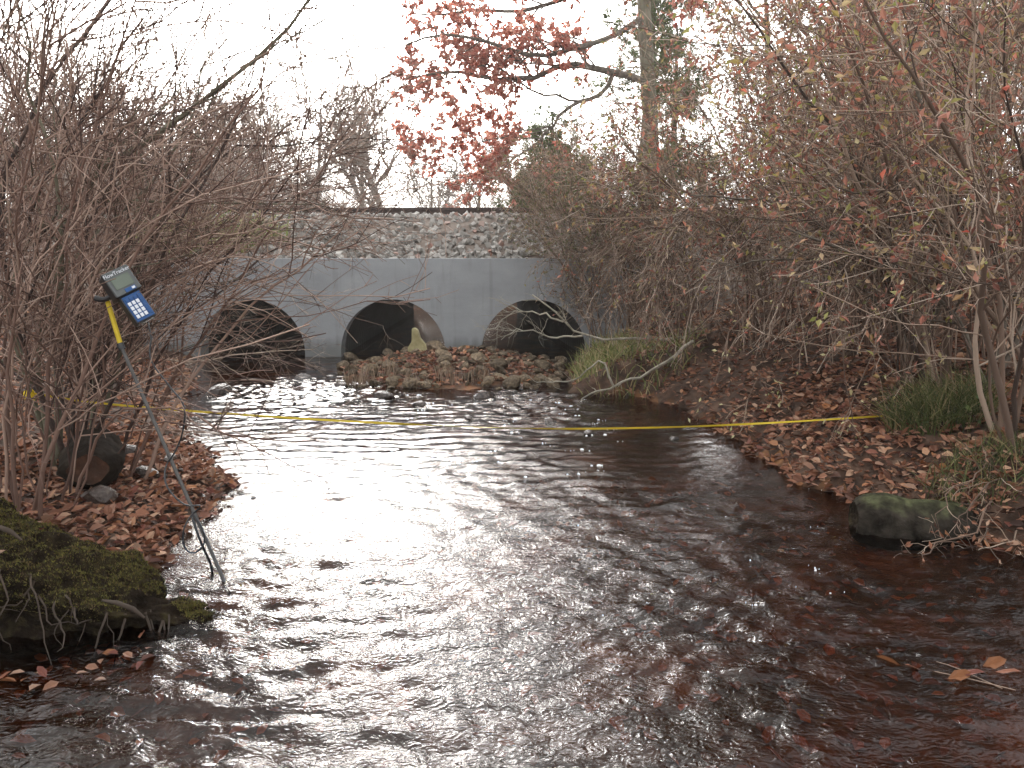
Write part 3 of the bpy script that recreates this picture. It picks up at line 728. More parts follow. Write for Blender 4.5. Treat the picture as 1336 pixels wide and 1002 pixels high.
# arching canes, dark heavy stems (right)
b = gpt(1190, 500, 6.4)
arch = [([b, P(1160, 380, 6.4), P(1120, 330, 6.4), P(1060, 285, 6.4), P(980, 260, 6.5), P(900, 255, 6.6)], .026, .006),
        ([b, P(1200, 400, 6.3), P(1180, 300, 6.4), P(1120, 210, 6.5), P(1050, 140, 6.6)], .024, .006),
        ([b, P(1230, 390, 6.5), P(1235, 290, 6.6), P(1210, 180, 6.7), P(1180, 60, 6.8)], .03, .01),
        ([b, P(1150, 400, 6.2), P(1080, 350, 6.1), P(1000, 335, 6.0), P(930, 360, 5.9)], .016, .004)]
shrub('leafy_shrub', 'heavy dark arching stems sweeping left from behind the grass tuft', b, arch, 131, M['bark_grey'], M['bark_tan'], M['leaf_rust'], n1=14, n2=6, n3=1, l1=(.4, 1.1), l2=(.2, .5), leafn=1, bias=(-.02, 0, -.02))
b = gpt(1290, 520, 5.4)
arch = [([b, P(1250, 420, 5.4), P(1190, 360, 5.3), P(1110, 330, 5.2), P(1020, 300, 5.2)], .02, .005),
        ([b, P(1310, 400, 5.5), P(1270, 330, 5.5), P(1180, 265, 5.5), P(1080, 240, 5.5)], .02, .005),
        ([b, P(1336, 420, 5.5), P(1300, 340, 5.5), P(1290, 210, 5.6), P(1270, 80, 5.7)], .022, .008)]
shrub('leafy_shrub', 'black wet stems arching left from the right edge of the picture', b, arch, 132, M['bark_grey'], M['bark_tan'], M['leaf_rust'], n1=13, n2=6, n3=1, l1=(.4, 1.0), l2=(.2, .5), leafn=1, bias=(-.02, 0, -.02))
# hanging pale canes over the bank
b = gpt(1180, 480, 5.9)
canes = []
for (x0, y0, x1, y1, x2, y2) in [(1230, 260, 1190, 340, 1250, 640), (1150, 330, 1100, 400, 1110, 600), (1240, 280, 1215, 420, 1265, 690), (1060, 330, 1010, 420, 970, 560), (1110, 300, 1070, 390, 1010, 540), (1290, 330, 1230, 450, 1230, 600), (1190, 300, 1150, 420, 1085, 610), (1010, 380, 950, 430, 930, 530)]:
    Yc = r_.uniform(4.9, 5.6)
    canes.append(([b, P((x0 + 1200) / 2, 360, 5.8), P(x0, y0, Yc + .4), P(x1, y1, Yc), P((x1 + x2) / 2, (y1 + y2) / 2, Yc - .1), P(x2, y2 - 30, Yc - .15)], .008, .0025))
shrub('cane_shrub', 'pale thin canes arching over and hanging down onto the right bank', b, canes, 133, M['bark_tan'], M['bark_tan'], M['leaf_cream'], n1=8, n2=3, l1=(.2, .5), l2=(.08, .25), leafn=1, leafsz=(.03, .05), up=-.05, t0=.35)

# pale fallen branch reaching across the right pipe
b = P(1180, 440, 8.6); b[2] = emz(b[0], b[1]) + .02
fb = [([b, P(1080, 436, 8.6), P(1000, 436, 8.6), P(930, 436, 8.7), P(830, 444, 8.8), P(770, 442, 8.9), P(740, 425, 9.0), P(715, 395, 9.1), P(695, 385, 9.2)], .03, .008),
      ([P(760, 438, 8.9), P(720, 440, 9.0), P(680, 430, 9.1), P(655, 445, 9.1)], .012, .004),
      ([P(735, 420, 9.0), P(690, 405, 9.1), P(660, 415, 9.2), P(640, 432, 9.2)], .011, .004)]
shrub('fallen_branch', 'long pale leafless branch lying across the mouth of the right pipe', b, fb, 140, M['bark_pale'], cat='branch', n1=10, n2=4, l1=(.2, .6), l2=(.08, .25), up=-.01, bias=(-.06, 0, -.01), t0=.45, wig=.2)
b = P(900, 470, 7.9); b[2] = emz(b[0], b[1])
fb = [([P(905, 445, 8.0), P(860, 478, 8.0), P(800, 505, 8.0), P(765, 515, 8.05), P(752, 530, 8.0)], .02, .006),
      ([P(800, 503, 8.0), P(785, 470, 8.1), P(768, 482, 8.1), P(745, 496, 8.2), P(700, 500, 8.3)], .012, .004)]
shrub('fallen_branch', 'crooked grey branch lying in the grass at the right shore', b, fb, 141, M['bark_pale'], cat='branch', n1=5, n2=2, l1=(.1, .35), l2=(.05, .15), t0=.5, wig=.2)

# ---- trees
def tree(name, label, trunk, limbs, seed, mat, cat='tree', group=None, twig=None, leaf=None, n1=8, n2=6, n3=3, l1=(.8, 2), l2=(.4, 1), l3=(.15, .4), leafn=3, leafsz=(.08, .15), leafw=.5, up=.01, t0=.3, rmin=.004, needle=False, bias=None):
    rng = np.random.default_rng(seed); base = np.asarray(trunk[0][0], float)
    t = thing(name, label, cat, base, group)
    K = 18
    tp_ = np.array([resample(trunk[0], K)]) - base; tr = np.array([np.linspace(trunk[1], trunk[2], K) * (1 + .06 * rng.normal(0, 1, K))]); tr[0, 0] *= 1.35
    link('trunk', tube_mesh('trunk', [(tp_, tr, 14)]), mat, t)
    S = np.array([resample(s[0], 14) for s in limbs]) - base
    RS = np.array([np.linspace(s[1], s[2], 14) for s in limbs])
    S[:, 1:] += rng.normal(0, .03, (len(S), 13, 3))
    A, RA = children(rng, S, RS, n1, *l1, 42, 8, .12, up, t0, 1, .6, rmin * 1.6, .4, bias)
    B, RB = children(rng, A, RA, n2, *l2, 45, 5, .14, up, .2, 1, .65, rmin, .5, bias)
    C, RC = children(rng, B, RB, n3, *l3, 45, 4, .15, up, .2, 1, .7, rmin * .8, .6, bias)
    link('limbs', tube_mesh('limbs', [(S, RS, 6), (A, RA, 4), (B, RB, 3)] + ([] if needle else [(C, RC, 3)])), twig or mat, t)
    if leafn:
        if needle:
            N, Kc, _ = C.shape; idx = np.repeat(np.arange(N), leafn)
            w = rng.uniform(.2, 1, len(idx))[:, None]
            pos = C[idx, 0] * (1 - w) + C[idx, -1] * w
            ax = unit(C[idx, -1] - C[idx, 0]) * .6 + rng.normal(0, .6, (len(idx), 3))
            L = rng.uniform(*leafsz, len(idx))
            me = blade_batch(rng, pos, ax, L, L * leafw * 1.3, 'needles')
        else:
            me = leaves_on(rng, C, leafn, *leafsz, leafw, 'leaves', droop=.45)
        stuff(link('needles' if needle else 'leaves', me, leaf, t))
    return t
Yt = 19.0
tb = P(852, 330, Yt); tb[2] = emz(tb[0], Yt) - .1
trunk = ([tb, P(850, 200, Yt), P(845, 100, Yt), P(840, 0, Yt), P(838, -110, Yt), P(836, -240, Yt)], .20, .11)
limbs = [([P(846, 108, Yt), P(800, 95, Yt - .2), P(750, 84, Yt - .3), P(690, 100, Yt - .4), P(640, 100, Yt - .5), P(580, 92, Yt - .6), P(520, 105, Yt - .7)], .085, .02),
         ([P(842, 20, Yt), P(790, 52, Yt - .6), P(720, 72, Yt - .9), P(650, 60, Yt - 1.1), P(580, 45, Yt - 1.2), P(525, 60, Yt - 1.2)], .075, .02),
         ([P(842, -30, Yt), P(780, -20, Yt + .5), P(700, 10, Yt + .6), P(610, 15, Yt + .6), P(540, 20, Yt + .5)], .07, .02),
         ([P(842, -60, Yt), P(760, -70, Yt), P(660, -40, Yt), P(560, -30, Yt)], .07, .02),
         ([P(800, 95, Yt - .2), P(788, 120, Yt - .2), P(755, 132, Yt - .3), P(730, 150, Yt - .3), P(700, 185, Yt - .3), P(650, 225, Yt - .4)], .06, .012),
         ([P(755, 132, Yt - .3), P(700, 120, Yt - .5), P(640, 85, Yt - .6), P(560, 110, Yt - .8)], .03, .01),
         ([P(720, 165, Yt - .3), P(670, 175, Yt - .6), P(610, 190, Yt - .8), P(540, 200, Yt - 1)], .02, .006),
         ([P(842, -10, Yt), P(880, -40, Yt - .6), P(930, -60, Yt - 1)], .06, .02)]
tree('oak_tree', 'tall oak with red autumn leaves on limbs reaching left over the railway', trunk, limbs, 201, M['bark_green'], twig=M['bark_grey'], leaf=M['leaf_red'],
     n1=14, n2=6, n3=3, l1=(.6, 1.9), l2=(.3, .9), l3=(.12, .35), leafn=12, leafsz=(.055, .115), leafw=.6, t0=.2, up=.06)
# pine and juniper behind it
def conifer(name, label, bx_, by_, h, seed, w, z0=.15, nl=46, leafn=14, ls=(.10, .17), lean=0.0):
    rng = np.random.default_rng(seed); bz = emz(bx_, by_)
    base = np.array([bx_, by_, bz]); limbs = []
    for i in range(nl):
        t = rng.uniform(z0, .98); a = rng.uniform(0, 6.28); L = w * (1.05 - t) ** .7 * rng.uniform(.6, 1.1)
        p0 = base + [lean * t, 0, h * t]; d = np.array([math.cos(a), math.sin(a), rng.uniform(-.1, .35)])
        limbs.append(([p0, p0 + d * L * .5 + [0, 0, -.03], p0 + d * L + [0, 0, .12 * L]], .028 * (1.2 - t), .006))
    return tree(name, label, ([base - [0, 0, .1], base + [lean * .5, 0, h * .5], base + [lean, 0, h]], .022 * h + .03, .02), limbs, seed, M['bark_grey'], leaf=M['needle'], n1=7, n2=4, n3=2,
                l1=(.25, .8), l2=(.15, .4), l3=(.08, .2), leafn=leafn, leafsz=ls, leafw=.10, needle=True, t0=.15)
conifer('pine_tree', 'thin green pine standing just behind the oak trunk', P(850, 0, 22.5)[0], 22.5, 10.5, 211, 2.3, z0=.3, nl=70)
conifer('juniper', 'rounded hazy green evergreen beyond the track left of the oak', P(722, 0, 21)[0], 21.0, 4.4, 212, 1.7, z0=.05, nl=50)
conifer('juniper', 'dark green evergreen right of the oak trunk behind shrubs', P(885, 0, 20.5)[0], 20.5, 6.0, 213, 1.6, z0=.1, nl=40)
conifer('pine_tree', 'green pine boughs at the top right corner', P(1370, 0, 11)[0], 11.0, 7.5, 214, 1.7, z0=.35, nl=30)

# forked trunks in the right thicket
def bare_tree(label, pts, r0, limbs, seed, mat='bark_grey', leaf=None, group=None, leafn=0, **kw):
    return tree('deciduous_tree', label, (pts, r0, r0 * .45), limbs, seed, M[mat], leaf=leaf, leafn=leafn, group=group, **kw)
Yf = 9.6
b = P(1232, 420, Yf); b[2] = emz(b[0], Yf) - .05
bare_tree('forked grey tree trunk rising through the right thicket', [b, P(1238, 250, Yf), P(1240, 150, Yf), P(1228, 60, Yf), P(1215, -40, Yf), P(1205, -160, Yf)], .13,
          [([P(1240, 140, Yf), P(1250, 60, Yf), P(1248, -30, Yf), P(1240, -150, Yf)], .10, .05), ([P(1226, 50, Yf), P(1170, 0, Yf), P(1110, -60, Yf)], .05, .02),
           ([P(1246, 80, Yf), P(1300, 30, Yf), P(1360, 10, Yf)], .04, .015), ([P(1220, -10, Yf), P(1150, -20, Yf - .6), P(1070, 10, Yf - 1)], .04, .01)], 221, leaf=M['leaf_rust'], leafn=2, leafsz=(.05, .08), n1=7, n2=6, n3=3, l1=(.5, 1.4), l2=(.25, .7), l3=(.1, .3), rmin=.003)
Yf = 8.0
b = P(1316, 420, Yf); b[2] = emz(b[0], Yf) - .05
bare_tree('crooked black sapling near the right edge of the thicket', [b, P(1308, 230, Yf), P(1290, 150, Yf), P(1294, 110, Yf), P(1310, 60, Yf), P(1340, 20, Yf)], .05,
          [([P(1292, 125, Yf), P(1250, 90, Yf), P(1220, 40, Yf)], .022, .006), ([P(1290, 150, Yf), P(1320, 90, Yf), P(1360, 70, Yf)], .02, .006)], 222, leaf=M['leaf_olive'], leafn=2, leafsz=(.04, .07), n1=7, n2=5, n3=2, l1=(.3, .9), l2=(.2, .5), l3=(.1, .25), rmin=.002)
Yf = 13
b = P(1120, 330, Yf); b[2] = emz(b[0], Yf) - .05
bare_tree('slender hazy trunk in the middle of the right thicket', [b, P(1124, 180, Yf), P(1118, 60, Yf), P(1112, -60, Yf), P(1110, -160, Yf)], .10,
          [([P(1120, 90, Yf), P(1080, 40, Yf), P(1050, 0, Yf)], .05, .015), ([P(1116, 30, Yf), P(1170, -20, Yf), P(1220, -60, Yf)], .05, .015), ([P(1114, -20, Yf), P(1080, -40, Yf), P(1030, -50, Yf)], .05, .015)], 223, leaf=M['leaf_rust'], leafn=3, leafsz=(.06, .10), n1=8, n2=6, n3=3, l1=(.6, 1.6), l2=(.3, .8), l3=(.12, .35), rmin=.003)
Yf = 14
b = P(1010, 330, Yf); b[2] = emz(b[0], Yf) - .05
bare_tree('leafy young tree right of the oak trunk', [b, P(1006, 180, Yf), P(1002, 60, Yf), P(996, -60, Yf)], .07,
          [([P(1006, 150, Yf), P(975, 90, Yf), P(955, 20, Yf)], .035, .01), ([P(1002, 90, Yf), P(1040, 30, Yf), P(1080, -40, Yf)], .04, .01), ([P(1000, 30, Yf), P(970, -10, Yf), P(945, -60, Yf)], .03, .01)], 224, leaf=M['leaf_rust'], leafn=3, leafsz=(.05, .08), n1=7, n2=5, n3=3, l1=(.4, 1.0), l2=(.3, .7), l3=(.12, .35), rmin=.003)

# far bare trees beyond the railway
def far_tree(label, px, Y, top_py, r0, seed, forks=2, **kw):
    rng = np.random.default_rng(seed); b = P(px, 270, Y); b[2] = emz(b[0], Y) - .1
    top = P(px, top_py, Y); hgt = top[2] - b[2]
    pts = [b, b + [rng.normal(0, .1), 0, hgt * .35], b + [rng.normal(0, .25), 0, hgt * .7], b + [rng.normal(0, .3), 0, hgt]]
    limbs = []
    for i in range(13):
        t = rng.uniform(.2, .9); a = rng.uniform(0, 6.28); L = hgt * rng.uniform(.25, .5)
        p0 = resample(pts, 20)[int(t * 19)]
        limbs.append(([p0, p0 + [math.cos(a) * L * .35, math.sin(a) * L * .35, L * .5], p0 + [math.cos(a) * L * .55, math.sin(a) * L * .55, L]], r0 * .5 * (1.1 - t), .012))
    return tree('bare_tree', label, (pts, r0, .012), limbs, seed, M['bark_far'], leafn=0, n1=9, n2=4, n3=2, l1=(.8, 2.2), l2=(.5, 1.2), l3=(.3, .7), t0=.2, rmin=.013, **kw)
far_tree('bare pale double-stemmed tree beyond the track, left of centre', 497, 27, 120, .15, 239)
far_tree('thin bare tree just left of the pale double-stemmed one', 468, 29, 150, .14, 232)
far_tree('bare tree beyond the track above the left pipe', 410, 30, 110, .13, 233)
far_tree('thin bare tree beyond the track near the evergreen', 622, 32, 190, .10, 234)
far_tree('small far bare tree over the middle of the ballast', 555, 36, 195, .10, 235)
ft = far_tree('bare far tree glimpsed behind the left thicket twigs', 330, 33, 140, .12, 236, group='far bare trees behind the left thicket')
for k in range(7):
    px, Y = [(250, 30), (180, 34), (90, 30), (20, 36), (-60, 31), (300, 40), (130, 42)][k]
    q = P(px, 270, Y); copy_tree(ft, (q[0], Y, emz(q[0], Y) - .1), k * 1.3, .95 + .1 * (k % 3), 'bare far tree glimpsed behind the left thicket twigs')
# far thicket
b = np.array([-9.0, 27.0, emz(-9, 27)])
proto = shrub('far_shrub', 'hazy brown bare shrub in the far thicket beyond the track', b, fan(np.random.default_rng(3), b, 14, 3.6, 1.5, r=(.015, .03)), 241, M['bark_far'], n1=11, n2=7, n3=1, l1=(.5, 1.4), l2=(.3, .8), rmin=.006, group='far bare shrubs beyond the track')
k = 0
for Y in (24.5, 28, 33, 40):
    for px in range(60, 760, 62):
        k += 1
        q = P(px + 23 * math.sin(k * 5.1), 270, Y + 1.2 * math.sin(k * 2.3))
        s = .62 + .38 * abs(math.sin(k * 3.7)) + (Y - 24) * .018
        if 430 < px < 700: s *= .62
        w1 = ['just beyond the track', 'a little beyond the track', 'far beyond the track', 'farthest beyond the track'][[24.5, 28, 33, 40].index(Y)]
        w2 = 'behind the left thicket' if px < 300 else ('above left and middle pipes' if px < 560 else 'above the right pipe')
        copy_tree(proto, (q[0], q[1], emz(q[0], q[1]) - .05), k * .9, s, f'hazy brown bare shrub {w1}, {w2}', f'bare shrubs {w1}, {w2}')
b = P(600, 270, 25); b[2] = emz(b[0], 25)
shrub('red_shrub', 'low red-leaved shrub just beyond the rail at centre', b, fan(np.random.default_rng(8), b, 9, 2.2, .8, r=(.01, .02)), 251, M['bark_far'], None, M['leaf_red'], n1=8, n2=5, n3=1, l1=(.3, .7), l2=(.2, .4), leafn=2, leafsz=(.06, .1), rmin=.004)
b = P(690, 270, 24); b[2] = emz(b[0], 24)
# right far thicket behind everything
b = np.array([8.0, 17.0, emz(8, 17)])
proto = shrub('leafy_shrub', 'rusty brown shrub deep in the right thicket', b, fan(np.random.default_rng(13), b, 15, 5.0, 1.7, r=(.012, .03), arch=.08), 261, M['bark_tan'], None, M['leaf_rust'], n1=11, n2=8, n3=1, l1=(.5, 1.5), l2=(.3, .8), leafn=2, leafsz=(.06, .10), rmin=.004, group='shrubs deep in the right thicket')
k = 0
for (x, y) in [(6.2, 13.2), (9.2, 11), (11.5, 13), (6.6, 18.6), (9.2, 18.0), (12, 17), (15, 20), (8.5, 8.6)]:
    k += 1; w = 'before the embankment' if y < 10 else ('on the railway slope' if y < 16 else 'beyond the track')
    copy_tree(proto, (x, y, emz(x, y) - .05), k * 1.7, .8 + .3 * abs(math.sin(k * 2.1)), f'rusty brown shrub deep in the right thicket, {w}', f'right thicket shrubs {w}')
# left deep thicket
b = np.array([-9.0, 12.0, emz(-9, 12)])
proto = shrub('bare_shrub', 'brown bare shrub deep in the left thicket', b, fan(np.random.default_rng(14), b, 15, 4.2, 1.6, r=(.010, .025)), 262, M['bark_red'], None, M['leaf_rust'], n1=11, n2=8, n3=1, l1=(.5, 1.4), l2=(.2, .7), leafn=0, rmin=.0035, group='shrubs deep in the left thicket')
k = 0
for (x, y) in [(-8.6, 9.5), (-10.5, 13), (-11, 17), (-13, 20)]:
    k += 1; copy_tree(proto, (x, y, emz(x, y) - .05), k * 1.7, .7 + .3 * abs(math.sin(k * 2.1)))
# yellow-green weeds on the slope left of the wall
def tuft(name, label, px, py, Y, n, h, spread, seed, mat, cat='grass', group=None, w=.006, lean=(0, 0), base=None, curl=.5):
    rng = np.random.default_rng(seed)
    if base is None:
        q = P(px, py, Y); base = np.array([q[0], Y, emz(q[0], Y)])
    a = rng.uniform(0, 6.28, n); rr = np.sqrt(rng.uniform(0, 1, n))
    ox = np.cos(a) * rr * spread[0]; oy = np.sin(a) * rr * spread[1]
    gz = ground_z(base[0] + ox, base[1] + oy)
    if base[1] > 11.7: gz = np.maximum(gz, emb_z(base[0] + ox, base[1] + oy))
    gz = gz - base[2]
    root = np.stack([ox, oy, gz - .02], 1)
    hh = h * rng.uniform(.45, 1.1, n)
    d = np.stack([rng.normal(lean[0], curl, n), rng.normal(lean[1], curl, n), np.ones(n)], 1)
    K = 5; pts = np.zeros((n, K, 3)); pts[:, 0] = root; dd = unit(d * [.4, .4, 1])
    for k in range(1, K):
        pts[:, k] = pts[:, k - 1] + dd * (hh / (K - 1))[:, None]; dd = unit(dd + np.stack([d[:, 0] * .35, d[:, 1] * .35, -.25 * curl * np.ones(n)], 1))
    side = unit(np.cross(d, rng.normal(0, 1, (n, 3))))
    wid = (w * rng.uniform(.6, 1.3, n))[:, None, None] * np.array([1, .95, .75, .45, .08])[None, :, None]
    V = np.stack([pts - side[:, None] * wid, pts + side[:, None] * wid], 2).reshape(-1, 3)
    Q = (grid_quads(K, 2)[None] + (np.arange(n) * K * 2)[:, None, None]).reshape(-1, 4)
    o = link(name, mesh_np(name, V, Q), mat, None, base); tag(o, label, cat, group); return o
tuft('grass_tuft', 'yellow-green grass tuft at the foot of the headwall by right pipe', 790, 480, 9.3, 800, .30, (.42, .7), 301, M['grass'], w=.008)
tuft('grass_tuft', 'straw-coloured grass fringe at the right shore by the headwall', 835, 500, 8.6, 500, .26, (.7, .5), 302, M['grass'], w=.007)
tuft('grass_tuft', 'lush dark green grass tuft at the end of the yellow tape', 1225, 540, 5.15, 1500, .38, (.32, .3), 303, M['grass_dark'], w=.0035, lean=(-.25, -.3))
tuft('grass_tuft', 'dark green grass hanging over the mossy log', 1290, 650, 4.3, 500, .22, (.35, .25), 304, M['grass_dark'], w=.003)
tuft('weed_patch', 'yellow-green weeds on the embankment left of the ballast', 270, 310, 12.3, 700, .5, (1.2, .5), 305, M['grass'], cat='weeds', w=.014, base=np.array([P(270, 310, 12.3)[0], 12.3, 1.62]))

# ------------------------------------------------------------------ gravel bar rocks
rr = np.random.default_rng(31)
rk = [rock_mesh(400 + i, 1, rr.uniform(.65, .95), rr.uniform(.5, .85), 2, .25, 6) for i in range(9)]
for m_ in rk: m_.materials.append(M['rock'])
rkw = [rock_mesh(500 + i, 1, rr.uniform(.65, .95), rr.uniform(.5, .75), 2, .2, 4) for i in range(4)]
for m_ in rkw: m_.materials.append(M['rock_wet'])
placed = []
for i in range(210):
    for tr_ in range(30):
        px = rr.uniform(440, 735); Y = rr.uniform(8.7, 11.2); x = P(px, 480, Y)[0]
        z = float(ground_z(x, Y)); s = rr.uniform(.07, .20) if i > 30 else rr.uniform(.18, .29)
        if z > -.05 and all((x - a) ** 2 + (Y - b_) ** 2 > (.36 * (s + c_)) ** 2 for a, b_, c_ in placed): break
    else: continue
    placed.append((x, Y, s))
    o = link('river_rock', rk[i % 9], None, None, (x, Y, max(z, -.02) + s * .16)); o.scale = (s, s, s); o.rotation_euler = (rr.uniform(-.5, .5), rr.uniform(-.5, .5), rr.uniform(0, 6.28))
    sizew = 'large' if s > .19 else ('medium' if s > .12 else 'small')
    rowk = 0 if Y < 9.5 else (1 if Y < 10.4 else 2); colk = 0 if px < 540 else (1 if px < 640 else 2)
    lab = f"{sizew} tan rock {['along the waterline', 'on the crest', 'at the wall side'][rowk]} of the gravel bar, {['left', 'middle', 'right'][colk]} part"
    tag(o, lab, 'rock', f"{sizew} rocks of the gravel bar, {['waterline', 'crest', 'wall side'][rowk]}, {['left', 'middle', 'right'][colk]}")
# upright wedge stone
mb = MB()
q = P(546, 462, 10.6); zb_ = float(ground_z(q[0], 10.6))
prof = np.array([[-.12, 0], [.13, 0], [.11, .07], [.03, .16], [.0, .26], [-.045, .285], [-.07, .27], [-.075, .12], [-.125, .05]])
n = len(prof); Vw = np.concatenate([np.stack([prof[:, 0], np.full(n, -.07), prof[:, 1]], 1), np.stack([prof[:, 0] * .9, np.full(n, .07), prof[:, 1] * .97], 1)])
import bmesh
bm = bmesh.new(); vs = [bm.verts.new(v) for v in Vw]; bm.faces.new(vs[:n]); bm.faces.new(vs[n:][::-1])
for i in range(n): bm.faces.new([vs[(i + 1) % n], vs[i], vs[n + i], vs[n + (i + 1) % n]])
me = bpy.data.meshes.new('wedge_stone'); bm.to_mesh(me); bm.free()
o = bevel(link('wedge_stone', me, M['rock_y'], None, (q[0], 10.6, zb_ + .02)), .018); o.scale = (1.1, 1.1, 1.15); tag(o, 'upright yellowish pointed stone in front of the middle pipe', 'rock')
wet_spots = [(500, 518, .30, 'flat wet rock at the water edge below the gravel bar'), (548, 528, .22, 'wet rock with a pale top standing in the shallow riffle'), (445, 503, .22, 'dark wet rock at the left tip of the gravel bar'), (632, 518, .34, 'broad pale-brown rock half under water below the bar'),
             (610, 546, .17, 'small black rock in the stream just above the tape'), (717, 549, .18, 'reddish wet rock in the stream above the tape, right of centre'), (768, 565, .15, 'dark knobbly rock in the stream just below the tape'), (880, 572, .10, 'little red-brown stone near right shore below tape'),
             (287, 512, .42, 'dark flat rock in the riffle in front of left pipe'), (395, 493, .30, 'grey wet rock between left pipe and gravel bar'), (331, 650, .05, 'tiny round black stone breaking the bright water'), (412, 478, .26, 'tan rock at the foot of the wall between left and middle pipes')]
for i, (px, py, s, lab) in enumerate(wet_spots):
    q = G(px, py); s *= .8; o = link('wet_rock', rkw[i % 4], None, None, (q[0], q[1], -s * .06)); o.scale = (s, s, s); o.rotation_euler = (.2, .1, i * 1.3); tag(o, lab, 'rock')
# bank rocks left
for i, (px, py, s, lab) in enumerate([(190, 622, .17, 'grey rock among red leaves left of the rod'), (130, 655, .2, 'dark rock at the foot of the left shrubs'), (165, 600, .16, 'flat grey rock beside the hollow log'), (262, 630, .09, 'dark stone at the left waterline'), (283, 634, .08, 'black stone at the tip of the left shore'), (222, 600, .14, 'wet stone at the left waterline behind the rod'), (100, 625, .22, 'dark boulder behind the left stems')]):
    q = G(px, py, .12); z = float(ground_z(q[0], q[1])); o = link('bank_rock', rkw[i % 4], None, None, (q[0], q[1], z + s * .2)); o.scale = (s, s, s); o.rotation_euler = (.1, .2, i * 1.9); tag(o, lab, 'rock')
# dead stubble stems
for i, (px, Y, n, lab) in enumerate([(468, 9.0, 90, 'thick clump of dead brown stalks at left of the gravel bar'), (505, 9.3, 40, 'sparse dead stalks beside the thick clump on the gravel bar'), (585, 8.9, 60, 'dead brown stalks at the middle of the gravel bar edge'), (622, 9.0, 55, 'short dead stalks at the right of the gravel bar'), (540, 8.8, 25, 'few low dead stalks near the waterline of the bar')]):
    tuft('dead_stalks', lab, px, 480, Y, n, .26, (.16, .14), 320 + i, M['stubble'], cat='dead stalks', w=.006, curl=.16)

tuft('dead_stalks', 'tall dead brown weeds against the right end of the headwall', 845, 430, 11.0, 260, .75, (.35, .18), 330, M['stubble'], cat='dead stalks', w=.007, curl=.2)
# ------------------------------------------------------------------ leaf litter
rl = np.random.default_rng(55)
def litter_pts(n, x0, x1, y0, y1, side, dens=None):
    x = rl.uniform(x0, x1, n); y = rl.uniform(y0, y1, n); xl, xr = shore(y)
    d = (xl - x) if side < 0 else (x - xr)
    k = (d > -.10) & (rl.uniform(0, 1, n) < np.clip(.75 + d * 3, 0, 1)); x, y = x[k], y[k]
    z = ground_z(x, y)
    e = np.where((y > 8.6) & ((x > WALL_X1 + .8) | (x < WALL_X0)), emb_z(x, y), -9)
    return np.stack([x, y, np.maximum(np.maximum(z, e), .0) + rl.uniform(.004, .035, len(x))], 1)
pts = np.concatenate([litter_pts(26000, 1.0, 8, 3.2, 11.0, 1), litter_pts(9000, 1.0, 4.5, 3.2, 7, 1), litter_pts(16000, -7, -1.2, 3.0, 11.0, -1), litter_pts(6000, -3.2, -1.2, 3.2, 6, -1)])
n = len(pts); a = rl.uniform(0, 6.28, n)
L = rl.uniform(.035, .085, n)
stuff(link('leaf_litter', leaf_batch(rl, pts, np.stack([np.cos(a), np.sin(a), rl.normal(0, .3, n)], 1), L, L * rl.uniform(.4, .75, n), 'leaf_litter', .2, up=np.array([0, 0, 1.0])), M['litter'], ground))
# biggest leaves, one by one
lm = []
for i in range(12):
    me = leaf_batch(np.random.default_rng(600 + i), np.zeros((1, 3)), np.array([[1., 0, .1]]), np.array([1.]), np.array([.45 + .04 * (i % 5)]), 'leaf', .25, up=np.array([0, 0, 1.0]))
    c = [(.19, .07, .036), (.14, .045, .03), (.23, .115, .07), (.28, .17, .115), (.09, .038, .027), (.21, .085, .035)][i % 6]
    me.materials.append(mk('leaf_single', [(0, tuple(v * .7 for v in c)), (1, c)], 4, .7, trans=.15)); lm.append(me)
cand = np.concatenate([litter_pts(900, -2.4, -1.2, 3.35, 5.2, -1)[:150], litter_pts(900, 1.6, 3.6, 4.2, 6.2, 1)[:150]])
for i, p_ in enumerate(cand):
    o = link('fallen_leaf', lm[i % 12], None, ground, tuple(p_ + [0, 0, .012])); s = rl.uniform(.05, .08); o.scale = (s, s, s); o.rotation_euler = (rl.normal(0, .3), rl.normal(0, .3), rl.uniform(0, 6.28))
# leaves on the gravel bar and in the shallows
ib = np.stack([rl.normal(-.75, .9, 2600), rl.normal(10.0, .9, 2600)], 1); iz = ground_z(ib[:, 0], ib[:, 1]); k = (iz > .0) & (ib[:, 1] < 11.3)
pp = np.stack([ib[k, 0], ib[k, 1], iz[k] + .02], 1); a = rl.uniform(0, 6.28, len(pp)); L = rl.uniform(.05, .09, len(pp))
stuff(link('bar_leaf_litter', leaf_batch(rl, pp, np.stack([np.cos(a), np.sin(a), rl.normal(0, .3, len(pp))], 1), L, L * .6, 'bar_leaf_litter', up=np.array([0, 0, 1.0])), M['litter'], ground))
sx = rl.uniform(-2.6, 3.6, 2600); sy = rl.uniform(1.3, 5.5, 2600); sz_ = ground_z(sx, sy); k = (sz_ < -.03) & (sz_ > -.4)
pp = np.stack([sx[k], sy[k], sz_[k] + .012], 1); a = rl.uniform(0, 6.28, len(pp)); L = rl.uniform(.03, .08, len(pp))
stuff(link('sunken_leaves', leaf_batch(rl, pp, np.stack([np.cos(a), np.sin(a), rl.normal(0, .1, len(pp))], 1), L, L * .6, 'sunken_leaves', up=np.array([0, 0, 1.0])), M['rot'], ground))
